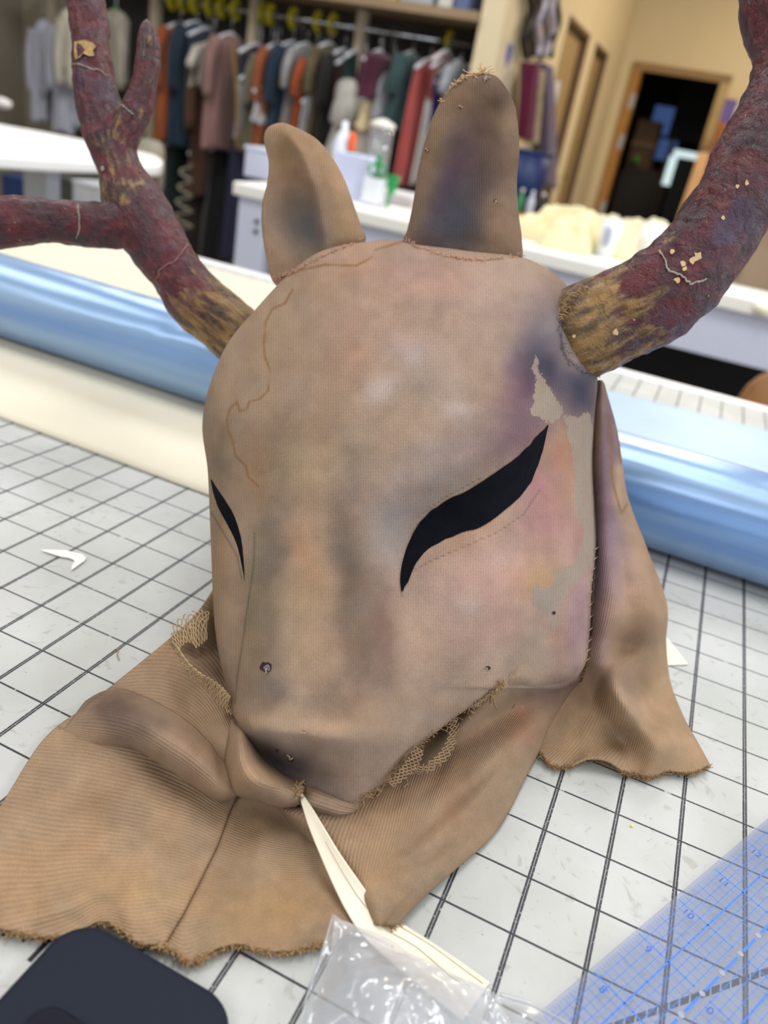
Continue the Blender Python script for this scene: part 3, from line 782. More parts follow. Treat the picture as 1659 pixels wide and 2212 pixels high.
# ---- ears
def ear(rows, feat, blobs, base, name='ear', nr=150, nc=200):
    x, y, d, f = lens(rows, nr, nc, feat)
    P = to3(x, y, d); m_ = gridmesh(name, P, True)
    fb = np.stack([x.ravel() * 0.40 / FPX, y.ravel() * 0.40 / FPX, np.zeros(x.size)], -1)
    cloth_attrs(m_, dye(base, blobs, x, y, 3), fb)
    o = smooth_put(name, m_, RIB, mask)
    return o, bvh_of(P)
def er_feat(x, y):
    return .0085 * G(x, y, 1000, 420, 60, 150, 6) + .004 * G(x, y, 1040, 300, 45, 100, 10) + .0012 * vnoise(np.stack([x.ravel(), y.ravel()], -1), 1 / 60.0, 9, 3).reshape(x.shape)
_, EB1 = ear([(1040, 156, .384, 1044, 156, .384, 0, 0), (1000, 168, .384, 1076, 168, .384, .004, .004), (962, 204, .385, 1106, 212, .384, .006, .006), (936, 250, .386, 1118, 262, .385, .007, .007), (918, 305, .387, 1122, 325, .386, .008, .008),
     (902, 375, .389, 1117, 385, .388, .009, .01), (892, 440, .390, 1119, 450, .389, .010, .012), (880, 495, .391, 1127, 510, .390, .010, .014), (870, 530, .391, 1128, 560, .390, .006, .014), (900, 575, .391, 1110, 590, .390, .000, .012)], er_feat,
    [(1030, 330, 80, 140, 5, (112, 94, 82), .8), (1000, 400, 80, 130, 10, (104, 88, 82), .8), (1070, 210, 50, 46, 0, (100, 84, 68), .85), (965, 420, 34, 130, 20, (100, 76, 86), .8), (995, 475, 80, 84, 15, (84, 82, 88), .95), (940, 300, 24, 120, 14, (150, 122, 90), .6), (1085, 480, 36, 110, 0, (176, 146, 116), .6), (1100, 270, 20, 60, 0, (172, 146, 112), .5), (1000, 230, 60, 40, 0, (146, 118, 88), .5)], (160, 134, 108))
def el_feat(x, y):
    rid = np.interp(y, [265, 330, 400, 500, 620], [612, 652, 678, 700, 720])
    f = .0125 * G(x, y, 640, 470, 56, 110, -8) - .0045 * np.exp(-((x - rid) / 16.0) ** 2) * np.clip((y - 262) / 60, 0, 1)
    return f + .003 * G(x, y, 610, 340, 26, 40) + .0010 * vnoise(np.stack([x.ravel(), y.ravel()], -1), 1 / 50.0, 11, 3).reshape(x.shape)
_, EB2 = ear([(604, 263, .398, 610, 263, .398, 0, 0), (578, 276, .399, 652, 281, .398, .005, .005), (570, 302, .400, 688, 304, .399, .008, .006), (580, 350, .401, 722, 346, .399, .010, .008), (577, 395, .401, 747, 394, .400, .011, .01), (566, 440, .401, 762, 436, .400, .012, .012),
     (566, 500, .401, 780, 488, .401, .011, .014), (576, 560, .401, 790, 520, .401, .008, .014), (592, 612, .401, 760, 560, .400, .003, .012), (640, 640, .400, 720, 600, .400, .0, .006)], el_feat,
    [(625, 430, 60, 80, 0, (138, 114, 98), .7), (655, 492, 62, 72, 10, (104, 104, 102), .9), (620, 330, 30, 50, 0, (150, 120, 84), .6), (720, 390, 30, 90, -25, (196, 160, 118), .7), (690, 440, 30, 70, -20, (150, 122, 98), .5), (590, 560, 24, 60, 0, (180, 150, 124), .5), (740, 480, 30, 30, 0, (184, 152, 106), .5)], (178, 148, 116))

# ---- antlers: tubes with a knobbly wrapped-paper surface
def antler(name, pts, parent, ochre, seed, nseg=160, nside=40, amp=0.0015, ends=True):
    """pts: photo x, y, depth, half-width in photo px"""
    Q = catmull(pts, nseg); P = to3(Q[:, 0], Q[:, 1], Q[:, 2]); r = np.maximum(Q[:, 3], 0.5) * Q[:, 2] / FPX
    T = np.gradient(P, axis=0); T /= np.linalg.norm(T, axis=1)[:, None]
    s = np.concatenate([[0], np.cumsum(np.linalg.norm(np.diff(P, axis=0), axis=1))])
    u = np.cross(T[0], [0, 1, 0]); u /= np.linalg.norm(u)
    th = np.linspace(0, 2 * math.pi, nside, endpoint=False); V = np.zeros((nseg, nside, 3)); fb = np.zeros((nseg, nside, 3))
    U = []; Wv = []
    for i in range(nseg):
        u = u - T[i] * (u @ T[i]); u /= np.linalg.norm(u); U.append(u); Wv.append(np.cross(T[i], u))
    U = np.array(U); Wv = np.array(Wv)
    dirs = np.cos(th)[None, :, None] * U[:, None] + np.sin(th)[None, :, None] * Wv[:, None]
    base = P[:, None] + r[:, None, None] * dirs
    n1 = vnoise(base.reshape(-1, 3), 85, seed, 3).reshape(nseg, nside)
    q = np.stack([np.repeat(s[:, None], nside, 1) * 45, np.cos(th)[None].repeat(nseg, 0) * 5, np.sin(th)[None].repeat(nseg, 0) * 5], -1)
    n2 = 1 - np.abs(vnoise(q.reshape(-1, 3), 1.0, seed + 3, 3).reshape(nseg, nside)) * 2      # lengthwise ridges
    n3 = 1 - np.abs(vnoise(base.reshape(-1, 3), 160, seed + 7, 2).reshape(nseg, nside)) * 2
    dsp = amp * (1.1 * n1 + 0.55 * n2 + 0.35 * n3)
    V = base + dirs * dsp[..., None] * np.clip(r / 0.006, 0, 1)[:, None, None]
    fb[..., 0] = s[:, None]; fb[..., 1] = (th * 0.02)[None]
    m_ = gridmesh(name, V, True)
    bm = bmesh.new(); bm.from_mesh(m_); bm.verts.ensure_lookup_table()
    bm.faces.new([bm.verts[k] for k in range(nside)]); bm.faces.new([bm.verts[(nseg - 1) * nside + k] for k in range(nside - 1, -1, -1)])
    bm.to_mesh(m_); bm.free()
    oc = np.interp(np.linspace(0, 1, nseg), *zip(*ochre))
    oc = oc[:, None] + 0.0 * th[None]
    fattr(m_, 'ochre', oc.ravel()); vattr(m_, 'fab', fb.reshape(-1, 3))
    o = put(name, m_, ANT, parent, True)
    return o, bvh_of(V)
AR, ARB = antler('antler', [(1205, 742, .385, 84), (1258, 718, .378, 97), (1345, 678, .372, 93), (1435, 626, .366, 96), (1512, 548, .362, 88), (1575, 458, .359, 86), (1634, 345, .357, 86), (1682, 235, .357, 78), (1703, 130, .358, 70), (1688, 10, .360, 80), (1668, -110, .364, 62), (1655, -230, .370, 40), (1650, -300, .372, 12)],
                 mask, [(0, 1.1), (.10, .9), (.18, .55), (.26, .26), (.5, .2), (1, .2)], 11, 240, 56)
antler('antler_tine', [(1690, 60, .360, 60), (1760, -10, .356, 48), (1820, -90, .352, 34), (1850, -160, .350, 12)], AR, [(0, .25), (1, .15)], 13, 60, 32)
AL, ALB = antler('antler', [(560, 770, .452, 60), (500, 712, .450, 62), (425, 648, .449, 60), (380, 588, .450, 55), (335, 520, .452, 62), (294, 452, .454, 66), (262, 372, .457, 45), (232, 290, .459, 47), (208, 200, .461, 44), (197, 100, .463, 37), (185, 0, .465, 37), (168, -120, .467, 30), (150, -230, .47, 18), (140, -290, .472, 6)],
                 mask, [(0, 1.0), (.08, .85), (.16, .5), (.24, .2), (.36, .3), (.44, .48), (.5, .3), (.62, .3), (1, .2)], 21, 240, 48, 0.0013)
_, ALB2 = antler('antler_tine', [(310, 470, .452, 50), (240, 486, .448, 47), (160, 482, .445, 43), (80, 477, .441, 44), (0, 480, .437, 52), (-90, 488, .432, 46), (-180, 500, .428, 30), (-240, 510, .426, 8)], AL, [(0, .35), (.2, .2), (1, .2)], 23, 120, 44, 0.0011)
_, ALB3 = antler('antler_tine', [(250, 345, .457, 30), (268, 290, .456, 34), (293, 240, .454, 31), (310, 190, .453, 26), (319, 130, .452, 25), (321, 85, .452, 21), (318, 58, .452, 13), (317, 44, .452, 4)], AL, [(0, .5), (.3, .38), (.6, .28), (1, .2)], 25, 90, 36, 0.0007)
def sleeve(pts, blobs, seed):
    Q = catmull(pts, 40); P = to3(Q[:, 0], Q[:, 1], Q[:, 2]); r = Q[:, 3] * Q[:, 2] / FPX
    T = np.gradient(P, axis=0); T /= np.linalg.norm(T, axis=1)[:, None]
    u = np.cross(T, [0, 1, 0]); u /= np.linalg.norm(u, axis=1)[:, None]; v = np.cross(T, u)
    th = np.linspace(0, 2 * math.pi, 90, endpoint=False)
    rr = r[:, None] * (1 + 0.03 * np.sin(7 * th + 1)[None] * np.linspace(0, 1, 40)[:, None] + 0.02 * np.sin(13 * th)[None] * np.linspace(0, 1, 40)[:, None])
    V = P[:, None] + rr[..., None] * (np.cos(th)[None, :, None] * u[:, None] + np.sin(th)[None, :, None] * v[:, None])
    me = gridmesh('antler_sleeve', V, True); x, y = np.moveaxis(pix(V)[0], -1, 0)
    fb = np.stack([np.repeat(np.arange(40) * .0007, 90), np.tile(th * .02, 40), np.zeros(3600)], -1)
    cloth_attrs(me, dye((82, 74, 84), blobs, x, y, seed), fb)
    o = smooth_put('antler_sleeve', me, RIB, mask)
    md = o.modifiers.new('thickness', 'SOLIDIFY'); md.thickness = 0.0009; md.offset = 1
sleeve([(1150, 768, .392, 150), (1185, 752, .388, 124), (1215, 738, .384, 107), (1242, 726, .381, 102)], [(1230, 850, 90, 70, 0, (64, 62, 78), 1.0), (1190, 780, 40, 60, 0, (74, 72, 84), .8), (1180, 650, 50, 50, 0, (140, 122, 112), .8)], 91)
# torn paint line, bare flakes and glue drips on the antlers
PALE = mat('bare_paper_fibre', (156, 148, 140), 0.9, 0.2, 300, bump=0.6, bscale=900)
GOLD = mat('bare_ochre_paper', (168, 140, 92), 0.85, 0.25, 300, bump=0.6, bscale=700)
def ribbon(name, trees, pts, wd, m, parent, off=0.0009, n=60, seed=1, r=0.0005):
    Q = catmull(pts, n); Q = Q + np.column_stack([vnoise(np.column_stack([np.arange(n), np.zeros(n)]), .35, seed, 2), vnoise(np.column_stack([np.arange(n), np.ones(n)]), .35, seed + 1, 2)]) * wd
    P = [cast(trees, a, b, off) for a, b in Q]; P = [p for p in P if p is not None]
    if len(P) < 3: return None
    rr = r * (0.7 + 0.6 * np.abs(vnoise(np.column_stack([np.arange(len(P)), np.zeros(len(P))]), .6, seed + 2, 2)))
    return MB().tube(P, rr, 6).build(name, m, parent, True)
ribbon('paint_tear', [ARB], [(1424, 540), (1436, 560), (1443, 582), (1460, 590), (1478, 600), (1492, 613), (1508, 608), (1526, 602)], 3, PALE, AR, 0.0003, 60, 3, 0.0005)
ribbon('paint_tear', [ALB], [(152, 138), (172, 140), (196, 148), (216, 152), (234, 164)], 3, PALE, AL, 0.0003, 30, 5, 0.0004)
ribbon('paint_tear', [ALB3, ALB], [(262, 224), (278, 240), (290, 247)], 2, PALE, AL, 0.0003, 20, 7, 0.0004)
ribbon('paint_tear', [ALB2], [(168, 443), (172, 470), (166, 515)], 3, PALE, AL, 0.0003, 20, 9, 0.00035)
ribbon('paint_tear', [ALB], [(404, 530), (380, 560), (348, 585), (335, 605)], 4, mat('pink_fibre', (150, 110, 108), 0.9), AL, 0.0003, 30, 12, 0.0003)
def flake(name, trees, poly, m, parent, off=0.0008):
    P = [cast(trees, a, b, off) for a, b in poly]
    if any(p is None for p in P): return
    c = np.mean(P, 0); n = len(P)
    obj(name, list(P) + [c], [(i, (i + 1) % n, n) for i in range(n)], m, parent)
flake('bare_patch', [ALB], [(160, 90), (182, 86), (200, 92), (208, 100), (200, 108), (204, 120), (192, 121), (180, 115), (172, 124), (162, 128), (160, 110)], GOLD, AL, 0.0016)
for cx, cy, s, sd in ((1508, 552, 11, 1), (1497, 562, 9, 2), (1476, 570, 8, 3), (1480, 580, 6, 4), (1463, 604, 7, 5), (1452, 543, 6, 6), (1613, 395, 7, 7), (1331, 718, 8, 8), (1240, 726, 5, 9), (1593, 402, 5, 10), (1562, 470, 5, 11)):
    rg = random.Random(sd); poly = [(cx + s * math.cos(a) * rg.uniform(.5, 1.2), cy + s * math.sin(a) * rg.uniform(.5, 1.3)) for a in np.linspace(0, 2 * math.pi, 9)[:-1]]
    flake('paint_chip', [ARB], poly, mat('bare_paper', (206, 176, 132), 0.85) if sd == 1 else bpy.data.materials['bare_paper'], AR)
flake('glue_blob', [ALB, ALB2], [(205, 432), (216, 430), (222, 440), (214, 448), (206, 444)], PALE, AL, 0.0012)
flake('glue_blob', [ALB], [(217, 360), (224, 358), (226, 366), (219, 370)], PALE, AL, 0.0012)

# ---- neck cloth
def sheet(name, rows, n, m_, base, blobs, seed=0, feat=None, stain=None, pencil=None, thick=0.0011, rib=(1.0, 0.0), wr=0.0006, parent=None, matl=None):
    C1 = np.stack([catmull(np.array(r), m_) for r in rows])           # rows resampled
    P = catmull_at(C1, np.linspace(0, len(rows) - 1, n))
    pxy, dep = pix(P); x = pxy[..., 0]; y = pxy[..., 1]
    if feat is not None: dep = dep + feat(x, y)
    dep = dep + wr * vnoise(np.stack([x.ravel(), y.ravel()], -1), 1 / 55.0, seed, 3).reshape(x.shape)
    P = to3(x, y, dep)
    P[..., 2] = np.maximum(P[..., 2], 0.0012)
    me = gridmesh(name, P)
    su = np.concatenate([np.zeros((n, 1)), np.cumsum(np.linalg.norm(np.diff(P, axis=1), axis=-1), 1)], 1)
    sv = np.concatenate([np.zeros((1, m_)), np.cumsum(np.linalg.norm(np.diff(P, axis=0), axis=-1), 0)], 0)
    fu = su.mean(0)[None].repeat(n, 0); fv = sv.mean(1)[:, None].repeat(m_, 1)
    fb = np.stack([(fu * rib[0] + fv * rib[1]).ravel(), (fv * rib[0] - fu * rib[1]).ravel(), np.zeros(fu.size)], -1)
    st = None if not stain else np.minimum.reduce([polydist(x, y, p) for p in stain])
    pc = None if not pencil else np.minimum.reduce([polydist(x, y, p) for p in pencil])
    cloth_attrs(me, dye(base, blobs, x, y, seed), fb, None, st, pc)
    o = smooth_put(name, me, matl or RIB, parent or mask)
    s = o.modifiers.new('thickness', 'SOLIDIFY'); s.thickness = thick; s.offset = 0
    return o, P, bvh_of(P, False)
TANC = (180, 152, 119)
SEAM = [(545, 1690), (512, 1722), (498, 1752), (470, 1830), (428, 1915), (392, 1985), (358, 2042)]
def colL_feat(x, y):
    f = .0016 * np.exp(-(polydist(x, y, SEAM).reshape(x.shape) / 5.0) ** 2)
    f -= .0030 * G(x, y, 215, 1530, 120, 34, 18) - .0022 * G(x, y, 330, 1640, 120, 24, 42)
    f -= .0016 * G(x, y, 230, 1820, 200, 26, -25) + .0016 * G(x, y, 130, 1960, 160, 20, -20)
    f += .0016 * G(x, y, 190, 1720, 180, 26, -30)
    f -= .0018 * G(x, y, 560, 1900, 26, 110, 12)
    return f
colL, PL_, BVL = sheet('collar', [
    [H(470, 1262, 4.0), H(500, 1370, .8), H(512, 1470, .6), H(516, 1555, 1.6), H(535, 1635, 2.1), H(565, 1690, 1.7), H(620, 1728, 1.4), H(670, 1752, 1.2), H(715, 1775, 1.0)],
    [H(398, 1352, 2.0), H(432, 1425, 1.3), H(458, 1495, 1.2), H(478, 1578, 1.8), H(503, 1662, 1.7), H(525, 1716, 1.2), H(592, 1756, .7), H(655, 1782, .6), H(715, 1810, .6)],
    [H(212, 1508, 1.2), H(296, 1536, 2.3), H(362, 1578, 2.0), H(420, 1648, 1.5), H(465, 1716, 1.1), H(500, 1752, .9), H(580, 1802, .7), H(655, 1828, .6), H(730, 1850, .5)],
    [H(98, 1596, .6), H(190, 1646, 1.3), H(270, 1700, 1.3), H(350, 1762, 1.1), H(415, 1802, 1.0), H(466, 1840, .9), H(560, 1884, .8), H(645, 1905, .6), H(745, 1908, .4)],
    [H(-5, 1752, .5), H(80, 1832, .8), H(165, 1872, .9), H(260, 1905, .8), H(350, 1925, .7), H(418, 1955, .6), H(530, 1975, .6), H(632, 1990, .5), H(760, 1965, .35)],
    [H(-140, 1930, .3), H(-60, 1985, .3), H(0, 2006, .35), H(45, 2016, .3), H(90, 2024, .35), H(150, 2020, .4), H(215, 1992, .4), H(255, 2004, .3), H(290, 2034, .35), H(340, 2044, .35), H(360, 2046, .3), H(398, 2076, .3), H(430, 2072, .35), H(470, 2050, .4), H(515, 2040, .35), H(555, 2052, .3), H(610, 2056, .35), H(660, 2048, .3), H(710, 2034, .3), H(770, 2006, .3)]],
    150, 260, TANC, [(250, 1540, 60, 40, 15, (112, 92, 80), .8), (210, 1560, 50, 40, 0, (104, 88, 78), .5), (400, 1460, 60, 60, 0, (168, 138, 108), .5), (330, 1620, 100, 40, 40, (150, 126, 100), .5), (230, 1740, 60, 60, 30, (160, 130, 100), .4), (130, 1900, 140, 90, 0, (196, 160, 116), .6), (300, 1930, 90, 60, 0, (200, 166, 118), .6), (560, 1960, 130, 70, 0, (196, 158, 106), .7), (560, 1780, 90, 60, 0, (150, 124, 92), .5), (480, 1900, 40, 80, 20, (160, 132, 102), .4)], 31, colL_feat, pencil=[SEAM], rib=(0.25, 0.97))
def on_head(x, y, off, extra=0.0):
    p = cast([HBV], x, y, off); return D(x, y, pix(p)[1] + extra)
colR, PR_, BVR = sheet('collar_panel', [
    [H(690, 1728, 1.0), H(745, 1716, 1.3), H(850, 1648, 1.3), H(960, 1530, 1.6), on_head(1100, 1446, -.004), on_head(1160, 1430, -.004), on_head(1214, 1418, -.004), on_head(1246, 1410, -.004)],
    [H(640, 1742, .8), H(704, 1738, 1.4), H(826, 1694, 1.3), H(950, 1592, 1.5), on_head(1096, 1480, -.001), on_head(1160, 1478, -.0005), on_head(1218, 1466, -.0005), on_head(1246, 1444, -.001)],
    [H(585, 1738, .5), H(660, 1758, 1.5), H(800, 1738, 1.3), H(940, 1650, 1.4), H(1072, 1548, 2.3), H(1168, 1512, 2.5), H(1240, 1482, 2.1), H(1254, 1484, 0.9)],
    [H(660, 1812, .4), H(722, 1815, 1.35), H(840, 1806, 1.25), H(950, 1742, 1.5), H(1052, 1665, 2.0), H(1122, 1610, 2.1), H(1186, 1558, 1.5), H(1194, 1566, .5)],
    [H(728, 1895, .35), H(776, 1888, 1.15), H(860, 1878, 1.0), H(940, 1830, 1.2), H(1010, 1768, 1.5), H(1070, 1715, 1.4), H(1136, 1656, .9), H(1142, 1662, .35)],
    [H(775, 1952, .3), H(806, 1948, .85), H(860, 1940, .8), H(902, 1908, .9), H(950, 1870, 1.0), H(1000, 1830, .9), H(1064, 1792, .5), H(1068, 1797, .25)],
    [H(808, 1992, .35), H(816, 1996, .5), H(826, 1999, .5), H(836, 1997, .55), H(846, 2000, .5), H(858, 1993, .5), H(905, 1945, .45), H(948, 1902, .3)]],
    150, 200, TANC, [(1170, 1420, 130, 62, -8, (176, 152, 128), 1.0), (1150, 1420, 60, 60, 0, (160, 140, 116), .6), (1252, 1400, 26, 60, 6, (160, 124, 140), .5), (760, 1760, 60, 50, 20, (160, 134, 106), .6), (900, 1700, 110, 60, -35, (168, 138, 108), .6), (1130, 1560, 40, 50, 0, (176, 128, 100), .6), (1000, 1640, 80, 40, -40, (150, 122, 94), .4), (1190, 1490, 60, 30, -20, (126, 102, 94), .6), (870, 1820, 60, 60, 0, (176, 146, 116), .5), (820, 1900, 60, 90, 20, (178, 146, 106), .5),],  # dark blob under the cheek paints the fold's shade into the cloth
    41, lambda x, y: .0022 * G(x, y, 1000, 1720, 150, 16, -42) - .0016 * G(x, y, 960, 1790, 120, 20, -42) + .0016 * G(x, y, 900, 1860, 70, 14, -20), rib=(0.9, 0.43))
drape, PD_, BVD = sheet('neck_drape', [
    [D(1272, 822, .404), D(1296, 822, .396), D(1301, 826, .398), D(1304, 830, .404), D(1305, 835, .42)],
    [D(1264, 950, .402), D(1294, 950, .384), D(1312, 950, .386), D(1326, 945, .396), D(1333, 938, .418)],
    [D(1270, 1085, .394), D(1300, 1085, .374), D(1326, 1080, .376), D(1346, 1075, .388), D(1353, 1068, .412)],
    [D(1270, 1200, .386), D(1306, 1205, .364), D(1345, 1205, .368), D(1382, 1192, .382), D(1395, 1184, .412)],
    [D(1262, 1310, .376), D(1308, 1318, .353), D(1362, 1318, .355), D(1416, 1310, .370), D(1438, 1302, .404)],
    [D(1248, 1400, .368), D(1298, 1408, .354), D(1340, 1398, .366), D(1402, 1405, .374), D(1437, 1388, .404)],
    [D(1236, 1470, .362), D(1290, 1480, .362), D(1332, 1476, .346), D(1382, 1490, .366), D(1446, 1472, .404)],
    [H(1190, 1552, 1.3), H(1262, 1553, 1.2), H(1352, 1538, 2.7), H(1412, 1548, 1.3), H(1474, 1546, .5)],
    [H(1166, 1594, .7), H(1250, 1602, .7), H(1345, 1600, 1.0), H(1428, 1598, 1.9), H(1502, 1598, .4)],
    [H(1153, 1612, .3), H(1168, 1630, .3), H(1192, 1654, .3), H(1230, 1656, .3), H(1268, 1640, .7), H(1310, 1644, .8), H(1350, 1669, .35), H(1376, 1672, .3), H(1402, 1680, .3), H(1440, 1666, .4), H(1490, 1670, .3), H(1534, 1655, .3)]],
    200, 150, (184, 154, 118), [(1315, 960, 30, 190, 6, (138, 114, 122), 1.0), (1312, 1120, 28, 150, 0, (148, 122, 128), .95), (1335, 1060, 14, 60, 0, (206, 176, 140), .8), (1300, 1250, 30, 110, 0, (158, 130, 138), .8), (1350, 1250, 40, 90, 0, (178, 146, 134), .6), (1290, 1400, 30, 60, 10, (156, 130, 130), .7), (1400, 1300, 40, 120, 0, (158, 130, 106), .5), (1370, 1420, 60, 60, 0, (150, 124, 98), .5), (1340, 1480, 40, 30, 30, (130, 112, 106), .4), (1250, 1560, 60, 50, 0, (160, 134, 104), .5)], 51,
    lambda x, y: .0065 * G(x, y, 1385, 1492, 24, 60, -35) + .0060 * G(x, y, 1310, 1550, 24, 90, -38) - .0050 * G(x, y, 1358, 1535, 20, 90, -36) + .0040 * G(x, y, 1345, 1390, 34, 26, 20) - .003 * G(x, y, 1410, 1310, 24, 80, 0) + .0035 * G(x, y, 1345, 1240, 16, 90, -8), stain=[[(1326, 880), (1332, 930), (1340, 1000)], [(1312, 900), (1318, 960), (1320, 1040), (1340, 1110), (1352, 1090)]], rib=(0.98, 0.17))

# draped folds in front of the chin: bands of cloth, raised along the middle, tucked under below
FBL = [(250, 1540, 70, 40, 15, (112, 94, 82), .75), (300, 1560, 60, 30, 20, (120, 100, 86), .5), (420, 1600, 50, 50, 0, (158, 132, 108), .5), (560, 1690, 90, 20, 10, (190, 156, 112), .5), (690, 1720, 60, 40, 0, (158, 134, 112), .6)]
def fold(stations, seed, bl=FBL, rib=(1.0, 0.0)):
    """stations: (top, mid, bottom) photo points with the rise over the cloth beneath in cm"""
    rows = []
    def hb(p, base):
        q = cast([base], p[0], p[1]); return (q[2] * 100 if q is not None else 0.9)
    for top, mid, bot in stations:
        T, Mi, Bo = [(p[0], p[1], hb(p, BVL) + p[2]) for p in (top, mid, bot)]
        rows.append([H(*T), H((T[0] + Mi[0]) / 2, (T[1] + Mi[1]) / 2, (T[2] + Mi[2]) / 2 + 0.22 * min(1, mid[2])), H(*Mi), H((Mi[0] + Bo[0]) / 2, Mi[1] * .4 + Bo[1] * .6, Mi[2] * .55 + Bo[2] * .45 + .12 * min(1, mid[2])), H(*Bo), H(Bo[0] + 1, Bo[1] + 1, max(Bo[2] - .45 * min(1, mid[2]), .15)), H(Bo[0] - 2, Bo[1] - 12, max(Bo[2] - .7 * min(1, mid[2]), .12))])
    o, P, t = sheet('collar_fold', rows, 120, 60, (176, 148, 118), bl, seed, thick=0.0011, rib=rib, wr=0.0005)
    return o, t
_, BF1 = fold([((185, 1516, -.02), (160, 1550, .0), (130, 1582, -.02)), ((222, 1496, .0), (205, 1540, .25), (180, 1600, .0)), ((262, 1490, .1), (255, 1546, .7), (240, 1606, .15)), ((310, 1506, .25), (305, 1562, 1.1), (292, 1614, .35)), ((350, 1526, .4), (348, 1586, 1.4), (338, 1640, .5)),
               ((402, 1558, .6), (404, 1622, 1.6), (394, 1676, .6)), ((446, 1600, .7), (452, 1662, 1.6), (446, 1712, .6)), ((476, 1642, .6), (482, 1694, 1.2), (474, 1726, .5)), ((512, 1672, .4), (510, 1702, .7), (505, 1722, .3))], 61)
_, BF2 = fold([((536, 1546, .6), (518, 1550, .8), (502, 1556, .5)), ((552, 1600, .9), (522, 1606, 1.5), (494, 1614, .7)), ((574, 1640, .9), (530, 1652, 1.8), (490, 1666, .7)), ((606, 1664, .9), (556, 1686, 1.9), (508, 1710, .7)),
               ((638, 1680, .9), (598, 1702, 1.9), (560, 1724, .8)), ((660, 1690, .9), (634, 1712, 1.7), (604, 1738, .8)), ((664, 1698, .7), (654, 1716, 1.2), (640, 1738, .7))], 63)
_, BF3 = fold([((650, 1688, .8), (650, 1708, 1.0), (644, 1732, .6)), ((684, 1694, .9), (678, 1720, 1.5), (666, 1746, .7)), ((718, 1710, .9), (710, 1732, 1.4), (696, 1756, .6)), ((754, 1726, .7), (742, 1744, 1.0), (724, 1762, .5)), ((780, 1732, .5), (768, 1748, .6), (750, 1758, .4))], 65)

# ---- details: seam stitches, holes, frays, threads, netting
THREAD = mat('tan_thread', (158, 130, 96), 0.9, 0.2, 400)
DARK = mat('dark_gap', (44, 28, 28), 0.95, 0.2, 300)
SEAMR = [(1288, 1185), (1284, 1225), (1279, 1270), (1277, 1320), (1275, 1370), (1271, 1410), (1264, 1448), (1252, 1476)]
ALLB = [HBV, BVD, BVR, BVL, BF1, BF2, BF3]
ribbon('seam_gap', [HBV, BVD], [(1290, 1130)] + SEAMR, 1.0, DARK, mask, 0.0002, 120, 3, 0.00055)
for i, (a, b) in enumerate(catmull(SEAMR, 14)):
    p = cast([HBV, BVD], a - 5, b + 4, 0.0012); q = cast([HBV, BVD], a + 6, b - 4, 0.0012)
    if p is not None and q is not None:
        mid = (p + q) / 2 + (CAM - p) * 0.004
        MB().tube([p, mid, q], 0.00022, 5).build('seam_stitch', THREAD, mask, True)
def hole(x, y, s, sd, inner, parent=mask, shreds=5, trees=None):
    rg = random.Random(sd); T = trees or ALLB
    poly = [(x + s * math.cos(a) * rg.uniform(.85, 1.12), y + s * math.sin(a) * rg.uniform(.75, 1.05)) for a in np.linspace(0, 2 * math.pi, 13)[:-1]]
    flake('hole', T, poly, inner, parent, 0.0005 if s != 8 else 0.0008)
    for k in range(shreds):
        a = rg.uniform(0, 6.28); pts = [(x + s * math.cos(a) * f + rg.uniform(-3, 3), y + s * math.sin(a) * f + rg.uniform(-3, 3)) for f in (1.2, .8, .3)]
        P = [cast(T, *q, 0.0012 + 0.0004 * i) for i, q in enumerate(pts)]
        if all(p is not None for p in P): MB().tube(P, 0.00025, 5).build('loose_thread', bpy.data.materials['pale_shred'], parent, True)
mat('pale_shred', (172, 150, 126), 0.9)
hole(574, 1441, 13, 1, DARK, shreds=2)
hole(577, 1443, 8, 21, mat('grey_foam_lining', (120, 114, 122), 0.9, 0.4, 500, bump=0.8, bscale=900), shreds=0)
hole(1055, 1443, 5, 2, DARK, shreds=1); hole(1114, 1518, 9, 3, DARK, shreds=1); hole(1197, 1324, 4, 4, DARK, shreds=0); hole(628, 1640, 7, 5, DARK, shreds=2)
hole(598, 1622, 4, 6, DARK, shreds=0); hole(655, 1582, 5, 7, mat('brown_gap', (120, 86, 70), 0.9), shreds=2)
for x, y, s, sd in ((995, 232, 3, 8), (1070, 434, 4, 9), (1050, 168, 6, 10), (922, 324, 4, 11)): hole(x, y, s, sd, DARK if s < 5 else bpy.data.materials['grey_foam_lining'], trees=[EB1], shreds=2)

def frays(name, line, n, seed, length=5, rad=0.00028, m=None, spread=5, trees=None, lift=0.0012):
    """short curled fibre ends along a cut edge, as one soft fringe"""
    rg = random.Random(seed); mb = MB(); Q = catmull(line, n)
    for i in range(n):
        x, y = Q[i]; x += rg.uniform(-spread, spread) * .5; y += rg.uniform(-spread, spread) * .5
        if trees is None: p0 = onz(x, y, rg.uniform(0.001, 0.004)); mpp = 1.0 / 5600
        else:
            p0 = cast(trees, x, y, lift); mpp = 1.0 / 5600
            if p0 is None: continue
        a = rg.uniform(0, 6.28); pts = [p0]; d = np.array([math.cos(a), math.sin(a), rg.uniform(-.2, .9)])
        for k in range(3):
            d = d + np.array([rg.uniform(-1, 1), rg.uniform(-1, 1), rg.uniform(-.7, .7)]) * .8; d /= np.linalg.norm(d)
            q = pts[-1] + d * length * mpp * rg.uniform(.5, 1.1); q[2] = max(q[2], 0.0006); pts.append(q)
        mb.tube(pts, rad * rg.uniform(.7, 1.2), 4)
    o = mb.build(name, m or THREAD, mask, True); o['kind'] = 'stuff'; return o
HEM = mat('frayed_hem_fibre', (160, 130, 92), 0.95, 0.25, 500)
